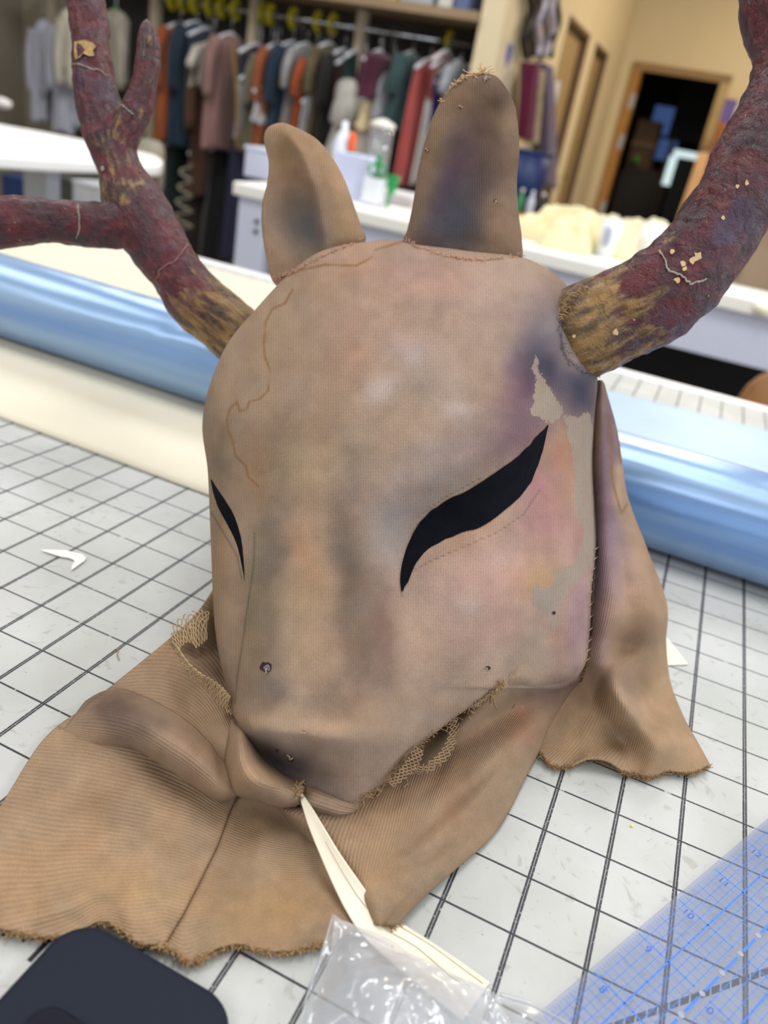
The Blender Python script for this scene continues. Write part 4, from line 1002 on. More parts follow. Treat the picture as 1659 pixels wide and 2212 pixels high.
frays('frayed_hem', [(-60, 1985), (0, 2006), (45, 2016), (90, 2024), (150, 2022), (215, 1994), (255, 2006), (290, 2034), (340, 2046), (360, 2048), (398, 2076), (430, 2074), (470, 2052), (515, 2042), (555, 2054), (610, 2058), (660, 2050), (710, 2036), (770, 2008)], 1500, 1, 4.5, 0.00018, HEM)
frays('frayed_hem', [(1153, 1612), (1168, 1630), (1192, 1655), (1230, 1657), (1268, 1642), (1310, 1647), (1350, 1671), (1376, 1674), (1402, 1682), (1440, 1668), (1490, 1672), (1534, 1656)], 850, 2, 4, 0.00018, mat('frayed_hem_brown', (140, 110, 76), 0.95, 0.25, 500))
frays('frayed_hem', [(808, 1992), (820, 1999), (836, 1999), (850, 1998), (862, 1990)], 120, 3, 6, 0.00022, HEM)
LIP = [(720, 1752), (760, 1738), (800, 1712), (830, 1690), (852, 1662), (880, 1632), (925, 1592), (970, 1560), (1010, 1532), (1048, 1506), (1078, 1482), (1088, 1474)]
frays('frayed_lip', LIP, 420, 4, 6, 0.00018, THREAD, 4, [HBV, BVR], 0.0010)
frays('frayed_seam', [(652, 1690), (640, 1712), (652, 1730)], 60, 5, 5, 0.0002, THREAD, 4, ALLB)
frays('frayed_socket', [(1212, 690), (1212, 735), (1224, 768), (1244, 792), (1270, 806), (1298, 812)], 90, 6, 5, 0.00018, mat('violet_fibre', (104, 94, 104), 0.95, 0.3, 500), 8, [HBV, ARB], 0.001)
frays('frayed_socket', [(1215, 690), (1226, 652), (1250, 630), (1268, 624)], 70, 7, 6, 0.00022, THREAD, 5, [HBV, ARB], 0.001)
frays('frayed_ear_edge', [(872, 512), (896, 392), (912, 312), (926, 258), (960, 205), (990, 176), (1012, 164), (1040, 158)], 260, 8, 5, 0.00022, mat('pale_fringe', (196, 164, 122), 0.95), 5, [EB1, HBV], 0.0006)
frays('frayed_ear_seam', [(868, 518), (920, 540), (980, 556), (1040, 562), (1126, 552)], 120, 9, 5, 0.0002, mat('pink_fringe', (186, 146, 124), 0.95), 3, [EB1, HBV], 0.0006)
frays('frayed_ear_seam', [(592, 604), (640, 585), (700, 552), (780, 520)], 100, 10, 5, 0.0002, bpy.data.materials['pink_fringe'], 3, [EB2, HBV], 0.0006)
frays('ear_tip_tuft', [(1018, 162), (1030, 154), (1040, 152), (1046, 160)], 70, 11, 14, 0.00025, bpy.data.materials['pale_fringe'], 6, [EB1], 0.0006)
# torn threads hanging at the mouth corner
for pts in ([(1070, 1490), (1066, 1510), (1072, 1530)], [(1064, 1492), (1062, 1516), (1058, 1522)], [(1012, 1530), (1010, 1542), (1016, 1552)], [(868, 1660), (880, 1690), (872, 1700)], [(880, 1650), (905, 1668), (925, 1650)], [(830, 1692), (822, 1710), (812, 1720)]):
    ribbon('loose_thread', [HBV, BVR], pts, 1.5, THREAD, mask, 0.0025, 16, len(pts) + pts[0][0], 0.00035)

def netting(name, rows, nu, nv, m, rad=0.00022, seed=1, drop=0.12):
    """real knotted netting: a hexagon lattice of thin cords laid over a curled sheet"""
    C1 = np.stack([catmull(np.array(r), 40) for r in rows]); K = len(rows)
    def pt(u, v):
        a = catmull_at(C1, np.array([v * (K - 1)]))[0]; t = u * 39; i = min(int(t), 38); return a[i] * (1 - (t - i)) + a[i + 1] * (t - i)
    rg = random.Random(seed); mb = MB()
    nodes = {}
    def nd(i, j):
        if (i, j) not in nodes:
            u = (i + (0.25 if j % 2 else -0.25) * (1 if i % 2 else -1)) / nu; nodes[(i, j)] = pt(min(max(u, 0), 1), min(max(j / nv, 0), 1))
        return nodes[(i, j)]
    for j in range(nv + 1):
        for i in range(nu + 1):
            if j < nv and not (rg.random() < drop and (i in (0, nu) or j in (0, nv - 1))): mb.tube([nd(i, j), (nd(i, j) + nd(i, j + 1)) / 2, nd(i, j + 1)], rad, 4, False)
            if i < nu and (i + j) % 2 == 0: mb.tube([nd(i, j), (nd(i, j) + nd(i + 1, j)) / 2, nd(i + 1, j)], rad, 4, False)
    return mb.build(name, m, mask, True)
NETM = mat('tan_netting', (176, 152, 118), 0.9, 0.15, 300)
NETD = mat('brown_netting', (136, 112, 86), 0.9, 0.15, 300)
netting('torn_netting', [[D(452, 1322, .352), D(425, 1318, .350), D(395, 1330, .348), D(374, 1352, .346), D(370, 1385, .344)],
                         [D(450, 1340, .350), D(428, 1338, .347), D(404, 1350, .345), D(388, 1372, .342), D(384, 1398, .340)],
                         [D(440, 1400, .345), D(425, 1396, .342), D(412, 1388, .340), D(400, 1390, .338), D(388, 1402, .337)]], 14, 7, NETM, 0.0003, 3)
netting('torn_netting', [[D(448, 1332, .349), D(425, 1334, .347), D(412, 1348, .345), D(404, 1368, .344)], [D(446, 1352, .347), D(430, 1352, .345), D(420, 1362, .343), D(414, 1380, .342)],
                         [D(448, 1380, .345), D(440, 1388, .343), D(430, 1396, .341), D(420, 1402, .340)]], 10, 6, NETM, 0.0003, 4)
netting('torn_netting', [[H(372, 1385, 3.2), H(392, 1430, 3.3), H(418, 1462, 3.3), H(446, 1485, 3.2), H(472, 1505, 3.1), H(492, 1520, 3.0)],
                         [H(384, 1398, 3.6), H(408, 1432, 3.8), H(436, 1456, 3.8), H(462, 1470, 3.7), H(484, 1488, 3.5), H(498, 1505, 3.3)],
                         [H(384, 1420, 3.0), H(402, 1452, 3.1), H(428, 1478, 3.1), H(452, 1500, 3.0), H(474, 1522, 2.8), H(490, 1532, 2.7)]], 30, 6, NETM, 0.0003, 5)
netting('torn_netting', [[D(486, 1520, .309), D(500, 1524, .308), D(512, 1532, .307)], [D(490, 1538, .307), D(502, 1544, .306), D(512, 1550, .305)]], 6, 4, NETM, 0.0003, 6)
netting('torn_netting', [[H(975, 1536, 3.2), H(990, 1560, 3.1), H(985, 1600, 2.9), H(965, 1640, 2.8), H(925, 1668, 2.7), H(880, 1672, 2.6)],
                         [H(965, 1545, 3.4), H(972, 1570, 3.3), H(962, 1605, 3.2), H(940, 1635, 3.1), H(905, 1655, 3.0), H(865, 1660, 2.8)]], 30, 4, NETD, 0.0003, 7)
netting('torn_netting', [[H(895, 1612, 3.4), H(880, 1640, 3.2), H(862, 1664, 3.0), H(838, 1690, 2.7)], [H(915, 1622, 3.3), H(905, 1650, 3.1), H(882, 1676, 2.8), H(850, 1700, 2.5)]], 16, 5, NETD, 0.0003, 8)
# ------------------------------------------------------------------ loose things beside the mask
# curled paper strip
PAPER = mat('cream_card', (238, 228, 208), 0.7, 0.02, 20)
st = empty('card_strip', onz(900, 2050), 'curled cream card strip tucked under the front collar of the mask', 'card strip')
SR = [[H(643, 1703, 2.35), H(645, 1704, 2.35), H(647, 1706, 2.35)],
      [H(652, 1738, 2.1), H(662, 1738, 2.15), H(670, 1738, 2.2)],
      [H(668, 1788, 1.75), H(684, 1788, 1.85), H(700, 1788, 2.0)],
      [H(692, 1848, 1.35), H(712, 1844, 1.5), H(733, 1842, 1.7)],
      [H(720, 1912, .95), H(745, 1904, 1.1), H(772, 1898, 1.3)],
      [H(748, 1968, .6), H(780, 1958, .65), H(812, 1950, .62)],
      [H(784, 2022, .38), H(825, 2006, .30), H(862, 1990, .22)],
      [H(848, 2082, .30), H(895, 2048, .2), H(940, 2040, .14)],
      [H(930, 2150, .25), H(968, 2110, .16), H(1005, 2084, .12)],
      [H(1000, 2206, .2), H(1032, 2160, .14), H(1058, 2122, .1)]]
C1 = np.stack([catmull(np.array(r), 16) for r in SR]); P = catmull_at(C1, np.linspace(0, len(SR) - 1, 120))
P[..., 2] = np.maximum(P[..., 2], 0.0008)
o = put('card', gridmesh('card', P), PAPER, st, True); s_ = o.modifiers.new('thickness', 'SOLIDIFY'); s_.thickness = 0.0004; s_.offset = 0
INK = mat('grey_pencil_line', (186, 178, 164), 0.8)
for k0, k1, c0, c1 in ((34, 112, 9, 8), (72, 118, 13, 13)):
    L_ = [P[i, int(round(c0 + (c1 - c0) * (i - k0) / (k1 - k0)))] + np.array([0, 0, 0.0004]) for i in range(k0, k1)]
    MB().tube(L_, 0.00018, 4).build('pencil_line', INK, st)

# clear plastic bag
BAG = glass('clear_poly_bag', (236, 238, 242), 0.74, 0.14, 0.05)
bg = empty('plastic_bag', onz(850, 2200), 'crumpled clear plastic bag lying in front of the collar over the card strip', 'plastic bag')
def bag_layer(name, rows, n, m_, amp, seed):
    C1 = np.stack([catmull(np.array(r), m_) for r in rows]); P = catmull_at(C1, np.linspace(0, len(rows) - 1, n))
    q = P.reshape(-1, 3)
    nz = 1 - 2 * np.abs(vnoise(q, 38, seed, 4)); nz2 = 1 - 2 * np.abs(vnoise(q * [1, 1, .2], 95, seed + 2, 3))
    P[..., 2] = np.maximum(P[..., 2] + (amp * (nz * 0.7 + nz2 * 0.4)).reshape(n, m_), 0.0012)
    o = put(name, gridmesh(name, P), BAG, bg, True)
    return o, P
bag_layer('front_film', [[H(716, 1984, .8), H(722, 1986, .85), H(728, 1990, .8)],
     [H(700, 2040, .9), H(760, 2030, 1.3), H(800, 2022, 1.0)],
     [H(682, 2100, .8), H(790, 2090, 1.9), H(900, 2075, 1.2)],
     [H(664, 2160, .7), H(820, 2150, 2.2), H(985, 2120, 1.2)],
     [H(648, 2220, .6), H(840, 2220, 2.2), H(1062, 2150, .9)],
     [H(630, 2300, .5), H(850, 2310, 1.9), H(1110, 2230, .6)],
     [H(610, 2420, .3), H(860, 2430, .9), H(1150, 2340, .4)]], 130, 110, 0.0028, 71)
bag_layer('back_film', [[H(722, 1992, .5), H(726, 1994, .5), H(732, 1996, .5)],
     [H(712, 2060, .4), H(770, 2045, .6), H(830, 2048, .5)],
     [H(690, 2130, .35), H(800, 2110, .9), H(930, 2092, .5)],
     [H(660, 2225, .3), H(840, 2210, 1.0), H(1060, 2156, .45)],
     [H(620, 2400, .25), H(860, 2400, .5), H(1150, 2320, .25)]], 80, 70, 0.0016, 75)
CRE = mat('pale_bag_crease', (236, 238, 242), 0.3)
for pts in ([(716, 1986), (692, 2072), (664, 2150), (646, 2225)], [(722, 1986), (790, 2018), (850, 2046)]):
    Q = catmull(pts, 24); MB().tube([onz(a, b, .0095) for a, b in Q], 0.0004, 5).build('sealed_edge', BAG, bg, True)
b2 = empty('zip_bag', onz(1190, 2200), 'flat clear zip bag edge lying between the crumpled bag and the ruler', 'plastic bag')
C1 = np.stack([catmull(np.array(r), 30) for r in ([H(1080, 2150, .3), H(1150, 2172, .35), H(1230, 2215, .3)], [H(1060, 2190, .3), H(1130, 2205, .5), H(1220, 2240, .3)], [H(1040, 2300, .2), H(1120, 2310, .3), H(1220, 2330, .2)])])
P = catmull_at(C1, np.linspace(0, 2, 30)); put('film', gridmesh('film', P), BAG, b2, True)
MB().tube([P[0, i] + np.array([0, 0, .0004]) for i in range(30)], 0.0006, 6).build('zip_rib', BAG, b2, True)

def scrap(name, poly, label, m, z=0.0005, cat='paper scrap', th=0.0005):
    pts = [onz(a, b, z)[:2] for a, b in poly]
    o = MB().prism(pts, z, z + th).build(name, m); tag(o, label, cat); return o
scrap('card_scrap', [(88, 1189), (140, 1190), (178, 1199), (186, 1206), (182, 1213), (154, 1233), (156, 1222), (162, 1212), (150, 1206), (130, 1203)], 'small V shaped white card scrap on the mat', mat('white_card', (246, 240, 232), 0.7), 0.0008)
scrap('paper_scrap', [(1400, 1345), (1446, 1385), (1486, 1436), (1440, 1438), (1400, 1440)], 'cream paper corner poking out behind the neck drape of the mask', PAPER)
scrap('yellow_crumb', [(1362, 1783), (1366, 1782), (1368, 1786), (1364, 1788)], 'tiny yellow crumb on the gridded mat', cm((232, 214, 120)), 0.0002, 'crumb')
tt = [onz(a, b, .0008) for a, b in ((246, 1404), (254, 1400), (256, 1408), (252, 1412), (258, 1426))]
o = MB().tube(tt, 0.0002, 5).build('thread_end', THREAD, None, True); tag(o, 'short knotted tan thread lying on the mat beside the collar', 'thread')

# ------------------------------------------------------------------ second white work table
T2Y, T2X0, T2X1, T2B = 2.085, -1.268, 1.3, 3.2
t2 = empty('work_table', (0, 2.6, FLOOR), 'white laminate work table with boxes and cups standing behind the cutting table', 'table')
MB().box(T2X0, T2X1, T2Y, T2B, -0.04, 0.0).build('table_top', mat('warm_white_top', (246, 245, 240), 0.4, 0.02, 4), t2, bevel=0.006)
BLW = mat('cool_white_panel', (206, 212, 234), 0.5, 0.02, 4)
MB().box(T2X0 + 0.10, T2X1 - 0.03, T2Y + 0.03, T2Y + 0.05, -0.17, -0.04).build('apron', BLW, t2)
MB().box(T2X0 + 0.015, T2X0 + 0.12, T2Y + 0.02, T2Y + 0.06, FLOOR, -0.04).build('leg', BLW, t2, bevel=0.003)
MB().box(T2X1 - 0.12, T2X1 - 0.015, T2Y + 0.02, T2Y + 0.06, FLOOR, -0.04).build('leg', BLW, t2, bevel=0.003)
MB().box(T2X0 + 0.015, T2X0 + 0.055, T2Y + 0.06, T2B - 0.05, -0.6, -0.04).build('side_panel', BLW, t2)
MB().box(T2X0 + 0.06, T2X1 - 0.06, T2B - 0.08, T2B - 0.06, FLOOR, -0.04).build('backing', mat('under_table_shade', (30, 29, 33), 0.8), t2)  # near-black sheet stands in for the shade under the table
for z in (-0.105, -0.135):
    MB().tube([(T2X0 + 0.09, T2Y + 0.012, z), (T2X0 + 0.09, T2Y + 0.022, z)], 0.007, 14).build('bolt', mat('bolt_dark', (60, 60, 66), 0.4, metal=0.6), t2)
kx = aty(1645, 672, T2Y)
MB().lathe((kx[0], T2Y + 0.012, kx[2] - 0.01), [(0.02, 0), (0.026, 0.005), (0.026, 0.02), (0.02, 0.026)], 18).build('drawer_knob', mat('cream_knob', (232, 226, 206), 0.4), t2, True)

# things on it
def boxthing(name, label, cat, x0, x1, y0, y1, z0, z1, m, lid=None, group=None):
    t = empty(name, ((x0 + x1) / 2, (y0 + y1) / 2, z0), label, cat, group)
    MB().box(x0, x1, y0, y1, z0, z1).build('box_body', m, t, bevel=0.004)
    if lid is not None: MB().box(x0 - 0.004, x1 + 0.004, y0 - 0.004, y1 + 0.004, z1, z1 + 0.012).build('lid', lid, t, bevel=0.002)
    return t
p = aty(525, 385, 2.32)
boxthing('storage_box', 'plain white storage box on the corner of the work table', 'box', p[0] + .0, p[0] + 0.20, 2.32, 2.5, 0.0, 0.085, BLW, BLW)
p = aty(718, 430, 2.31)
pb = boxthing('file_box', 'pale lilac file box with a wire edge on the work table beside the green scissors', 'box', p[0] - 0.02, p[0] + 0.075, 2.33, 2.45, 0, 0.135, mat('lilac_box', (196, 204, 232), 0.5))
q = aty(776, 420, 2.31)
for k in range(16):
    z = 0.008 + k * 0.0078
    a = np.linspace(0, 2 * math.pi, 9); MB().tube([(q[0] + 0.009 * math.cos(t), 2.328 + 0.008 * math.sin(t), z + 0.003 * t / 6.28) for t in a], 0.0016, 5).build('wire_coil', mat('wire_grey', (140, 144, 156), 0.3, metal=0.7) if k == 0 else bpy.data.materials['wire_grey'], pb, True)
# bottle with an orange cap in front of the blouse
c = aty(738, 330, 2.62)
sb = empty('spray_bottle', (c[0], 2.62, 0), 'white squeeze bottle with an orange label end on the work table', 'bottle')
MB().lathe((c[0], 2.62, 0), [(0.03, 0), (0.036, 0.01), (0.036, 0.14), (0.026, 0.175), (0.012, 0.2), (0.010, 0.225)], 22).build('bottle_body', mat('milk_white_plastic', (226, 232, 244), 0.4), sb, True)
MB().lathe((c[0] + 0.045, 2.60, 0.13), [(0.008, 0), (0.014, 0.01), (0.014, 0.05), (0.008, 0.065)], 16).build('orange_cap', cm((226, 96, 48), 0.5), sb, True)
MB().lathe((c[0] + 0.045, 2.60, 0.105), [(0.012, 0), (0.012, 0.025)], 16).build('green_collar', cm((70, 130, 70), 0.5), sb)
# tall clear canister
c = onz(812, 398, 0.0)
c = aty(818, 330, 2.72)
cn = empty('clear_canister', (c[0], 2.72, 0), 'tall clear canister with a pale lid on the work table', 'canister')
MB().lathe((c[0], 2.72, 0), [(0.042, 0), (0.043, 0.004), (0.043, 0.225), (0.041, 0.226)], 28).build('canister_wall', glass('clear_canister_wall', (230, 232, 236), 0.82, 0.05), cn, True)
MB().lathe((c[0], 2.72, 0.226), [(0.046, 0), (0.046, 0.014), (0.03, 0.022), (0.008, 0.030)], 28).build('lid', mat('pearl_lid', (222, 220, 214), 0.35), cn, True)
# white cup with green scissors
c = aty(806, 425, 2.30)
cp = empty('tool_cup', (c[0], 2.30, 0), 'square white tool cup on the work table with the green scissors in it', 'cup')
mb = MB()
for a in ((-.028, -.025, -.028, .028), (.025, .028, -.028, .028), (-.025, .025, -.028, -.025), (-.025, .025, .025, .028)): mb.box(c[0] + a[0], c[0] + a[1], 2.30 + a[2], 2.30 + a[3], 0.0, 0.082)
mb.build('cup_wall', mat('cup_white', (228, 232, 244), 0.4), cp); MB().box(c[0] - .028, c[0] + .028, 2.272, 2.328, 0.0005, 0.004).build('cup_base', bpy.data.materials['cup_white'], cp)
GRN = mat('green_handles', (40, 150, 84), 0.4)
sc = empty('scissors', (c[0], 2.3, 0.005), 'green handled scissors standing in the square white cup', 'scissors')
for s1 in (-1, 1):
    a = np.linspace(0, 2 * math.pi, 16); MB().tube([(c[0] + s1 * 0.014 + 0.012 * math.cos(t), 2.3, 0.105 + 0.018 * math.sin(t)) for t in a], 0.0045, 7).build('finger_loop', GRN, sc, True)
    MB().tube([(c[0] + s1 * 0.010, 2.3, 0.088), (c[0] - s1 * 0.003, 2.3 + s1 * 0.003, 0.045), (c[0] - s1 * 0.006, 2.3 + s1 * 0.003, 0.008)], [0.005, 0.004, 0.002], 6).build('blade', STEEL, sc)
MB().box(c[0] - .006, c[0] + .006, 2.294, 2.306, 0.10, 0.15).build('grip', GRN, sc)
q = aty(845, 405, 2.31)
cl = empty('craft_clamp', (q[0], 2.31, 0), 'green plastic clamp standing beside the square white cup', 'clamp')
MB().add([(q[0] - .02, 2.305, .10), (q[0] + .024, 2.305, .10), (q[0] + .012, 2.305, .05), (q[0] - .004, 2.305, .03), (q[0] - .02, 2.318, .10), (q[0] + .024, 2.318, .10), (q[0] + .012, 2.318, .05), (q[0] - .004, 2.318, .03)], [(0, 1, 2, 3), (7, 6, 5, 4), (0, 4, 5, 1), (1, 5, 6, 2), (2, 6, 7, 3), (3, 7, 4, 0)]).build('clamp_head', GRN, cl)
MB().tube([(q[0], 2.31, .05), (q[0] - .006, 2.31, .0)], 0.005, 8).build('clamp_foot', GRN, cl)
q = onz(865, 445)
pbx = empty('pin_box', (q[0], q[1], 0), 'small clear pin box on the work table behind the tall ear', 'box')
MB().box(q[0] - .05, q[0] + .05, q[1] - .03, q[1] + .06, 0.001, 0.035).build('box_body', glass('clear_pin_box', (226, 220, 220), 0.5), pbx)
MB().box(q[0] - .052, q[0] + .052, q[1] - .032, q[1] + .062, 0.035, 0.042).build('lid', mat('pin_box_lid', (230, 228, 230), 0.4), pbx)
rg = random.Random(5)
for k in range(10):
    a, b = q[0] + rg.uniform(-.04, .04), q[1] + rg.uniform(-.02, .04)
    MB().lathe((a, b, 0.004), [(0.004, 0), (0.006, 0.004), (0.004, 0.010)], 8).build('pin_head', cm([(196, 60, 50), (60, 60, 70), (220, 190, 90)][k % 3], 0.5), pbx, True)

# cream cloth heap
YEL = mat('pale_yellow_cloth', (216, 206, 166), 0.85, 0.04, 20)
def heap(name, cx, cy, rx, ry, h, m, label, seed, z=0.0, lobes=5):
    n, k = 60, 90
    r = np.linspace(0, 1, n)[:, None]; th = np.linspace(0, 2 * math.pi, k, endpoint=False)[None]
    out = 1 + 0.18 * np.sin(lobes * th + seed) + 0.10 * np.sin((lobes + 4) * th + 2 * seed)
    X = cx + rx * r * out * np.cos(th); Y = cy + ry * r * out * np.sin(th)
    q = np.stack([X.ravel(), Y.ravel(), np.zeros(X.size)], -1)
    rdg = (1 - 2 * np.abs(vnoise(q, 9, seed, 3))).reshape(X.shape); rg2 = (1 - 2 * np.abs(vnoise(q, 22, seed + 2, 3))).reshape(X.shape)
    Z = z + 0.002 + h * np.clip(1 - r ** 2.2, 0, 1) * (0.55 + 0.45 * rdg) + 0.012 * np.clip(1 - r ** 4, 0, 1) * rg2
    Z = np.maximum(Z, z + 0.002)
    o = put(name, gridmesh(name, np.stack([X, Y, Z], -1), True), m, None, True)
    s = o.modifiers.new('thickness', 'SOLIDIFY'); s.thickness = 0.002; s.offset = 1
    tag(o, label, 'cloth'); return o
heap('cloth_heap', -0.24, 2.42, 0.20, 0.20, 0.11, YEL, 'heap of pale yellow cloth on the work table beside the tall ear', 3)
heap('cloth_bundle', -0.08, 2.90, 0.28, 0.14, 0.10, mat('cream_cloth', (216, 208, 180), 0.85), 'cream cloth bundle behind the pale yellow heap', 8)
def cup(px, py, Y, r, h, label):
    c = aty(px, py, Y); t = empty('paper_cup', (c[0], Y, 0), label, 'cup')
    MB().lathe((c[0], Y, 0.0005), [(r * .82, 0), (r, h), (r * 0.94, h), (r * .76, 0.004)], 26).build('cup_wall', mat('cup_white_paper', (228, 230, 232), 0.6), t, True)
    MB().lathe((c[0], Y, h * 0.98), [(r * 1.0, 0), (r * 1.05, 0.003), (r * 1.0, 0.006)], 26).build('rim', bpy.data.materials['cup_white_paper'], t, True)
    return t, c
t, c = cup(1314, 515, 2.31, 0.031, 0.102, 'white paper cup with a grey barcode label beside the yellow cloth heap')
for k in range(7):
    MB().box(c[0] - 0.012 + k * 0.0035, c[0] - 0.0105 + k * 0.0035, 2.274, 2.2765, 0.03, 0.085).build('label_bar', cm((150, 160, 190)), t)
cup(1408, 515, 2.50, 0.040, 0.10, 'plain white paper cup between the barcode cup and the right antler')
# cardboard box
c0 = onz(1545, 605); 
cb = boxthing('cardboard_box', 'brown cardboard box with a printed grid at the end of the work table', 'box', c0[0], c0[0] + 0.42, 2.36, 2.66, 0.0, 0.235, mat('brown_cardboard', (138, 118, 98), 0.85, 0.05, 12))
KR = mat('faint_print', (88, 78, 66), 0.8)
a = aty(1553, 592, 2.355); b = aty(1600, 545, 2.355)
for k in range(5):
    z = a[2] + (b[2] + 0.03 - a[2]) * k / 4
    MB().box(a[0], a[0] + 0.05, 2.353, 2.356, z, z + 0.0025).build('print_line', KR, cb)
for k in range(2):
    MB().box(a[0] + 0.05 * k, a[0] + 0.05 * k + 0.003, 2.353, 2.356, a[2], b[2] + 0.03).build('print_line', KR, cb)

# chair under the work table
c = aty(1648, 835, 1.62)
ch = empty('wooden_chair', (c[0], 1.62, FLOOR), 'brown wooden chair with a rounded back between the two white tables', 'chair')
WN = mat('brown_beech', (150, 106, 66), 0.5, 0.15, 10, stretch=(1, 8, 1))
V = []; n = 28
out = [(0.16 * math.copysign(abs(math.cos(a)) ** .7, math.cos(a)), 0.13 * math.copysign(abs(math.sin(a)) ** .7, math.sin(a))) for a in np.linspace(0, 2 * math.pi, n, endpoint=False)]
V = [(c[0] + 0.12 + x, 1.60 + 0.05 * (1 - (x / .16) ** 2), c[2] - 0.08 + z) for x, z in out] + [(c[0] + 0.12 + x, 1.63 + 0.05 * (1 - (x / .16) ** 2), c[2] - 0.08 + z) for x, z in out]
obj('backrest', V, [tuple(range(n)), tuple(range(2 * n - 1, n - 1, -1))] + [(i, n + i, n + (i + 1) % n, (i + 1) % n) for i in range(n)], WN, ch, True)
MB().prism(rrect(c[0] - 0.06, c[0] + 0.30, 1.28, 1.64, 0.06), FLOOR + 0.43, FLOOR + 0.455).build('seat', WN, ch, bevel=0.006)
for x in (c[0] - 0.03, c[0] + 0.27):
    MB().tube([(x, 1.31, FLOOR), (x, 1.32, FLOOR + 0.43)], 0.016, 10).build('leg', WN, ch, True)
    MB().tube([(x, 1.61, FLOOR), (x, 1.61, FLOOR + 0.43), (x + (0.05 if x < c[0] + .1 else -0.05), 1.62, c[2] - 0.12)], 0.014, 10).build('leg', WN, ch, True)

# ------------------------------------------------------------------ ironing board with white cover, stools behind
ib = empty('ironing_board', (-2.0, 2.0, FLOOR), 'long white covered pressing board with a rounded tip standing at the back', 'ironing board')
ZB = -0.02
pts = [onz(352, 346, ZB), onz(330, 334, ZB), onz(250, 316, ZB), onz(120, 290, ZB), onz(0, 268, ZB), onz(-160, 236, ZB)]
low = [onz(352, 352, ZB), onz(338, 358, ZB), onz(250, 352, ZB), onz(120, 345, ZB), onz(0, 336, ZB), onz(-160, 322, ZB)]
poly = [tuple(p[:2]) for p in catmull(pts, 20)] + [tuple(p[:2]) for p in catmull(low, 20)[::-1]]
MB().prism(poly[::-1], ZB - 0.035, ZB).build('padded_top', mat('white_board_cover', (240, 240, 240), 0.8, 0.02, 6), ib, bevel=0.008)
for px_ in (90, -80):
    c = aty(px_, 360, 2.0); MB().box(c[0] - 0.05, c[0] + 0.05, 1.97, 2.03, FLOOR, ZB - 0.035).build('leg', mat('pale_grey_leg', (202, 206, 216), 0.4), ib)
MB().box(-3.4, -1.7, 1.985, 2.015, FLOOR + 0.15, FLOOR + 0.2).build('stretcher', bpy.data.materials['pale_grey_leg'], ib)
c = aty(15, 225, 3.0)
rb = empty('sleeve_board', (c[0], 3.0, FLOOR), 'short white rounded sleeve board behind the pressing board', 'ironing board')
MB().tube([(c[0] - 0.45, 3.0, c[2]), (c[0] - 0.02, 3.0, c[2]), (c[0] + 0.02, 3.0, c[2])], [0.026, 0.026, 0.016], 18).build('padded_roll', mat('white_roll_cover', (232, 230, 228), 0.8), rb, True)
MB().box(c[0] - 0.3, c[0] - 0.24, 2.97, 3.03, FLOOR, c[2] - 0.026).build('post', bpy.data.materials['pale_grey_leg'], rb)
MB().box(c[0] - 0.45, c[0] - 0.09, 2.85, 3.15, FLOOR, FLOOR + 0.03).build('foot', bpy.data.materials['pale_grey_leg'], rb)
cu = aty(283, 345, 2.9)
bt = empty('padded_chair', (cu[0], 3.0, FLOOR), 'grey beige rounded chair back behind the tip of the pressing board', 'chair')
V = [(cu[0] + 0.10 * x, 2.98 + 0.04 * (1 - x * x), cu[2] + 0.12 * z - 0.03) for x, z in [(math.copysign(abs(math.cos(a)) ** .6, math.cos(a)), math.copysign(abs(math.sin(a)) ** .6, math.sin(a))) for a in np.linspace(0, 2 * math.pi, 28, endpoint=False)]]
V2 = [(x, y + 0.03, z) for x, y, z in V]
GB = mat('grey_beige_vinyl', (150, 144, 128), 0.6)
obj('backrest', V + V2, [tuple(range(28)), tuple(range(55, 27, -1))] + [(i, 28 + i, 28 + (i + 1) % 28, (i + 1) % 28) for i in range(28)], GB, bt, True)
MB().box(cu[0] - .13, cu[0] + .10, 2.6, 3.0, FLOOR + .43, FLOOR + .47).build('seat', GB, bt, bevel=0.01)
for a, b in ((-.11, 2.63), (.08, 2.63), (-.08, 2.99), (.08, 2.99)):
    MB().tube([(cu[0] + a, b, FLOOR), (cu[0] + a, b, (FLOOR + .43) if b < 2.8 else cu[2])], 0.012, 8).build('leg', STEEL, bt)
# low crates under the pressing board
for k, (px_, py_, rgb, lab) in enumerate((( 30, 405, (40, 62, 104), 'dark blue crate on the floor under the pressing board'), (125, 405, (70, 72, 70), 'grey crate on the floor beside the dark blue crate'), (185, 418, (196, 200, 208), 'pale grey crate with a flat lid beside the grey crate'))):
    c = aty(px_, py_, 3.2)
    boxthing('storage_crate', lab, 'crate', c[0] - 0.085, c[0] + 0.085, 3.2, 3.5, FLOOR, c[2] + 0.04, cm(rgb, 0.6), cm(tuple(min(255, int(v * 1.1)) for v in rgb), 0.6))
c = aty(100, 378, 3.2)

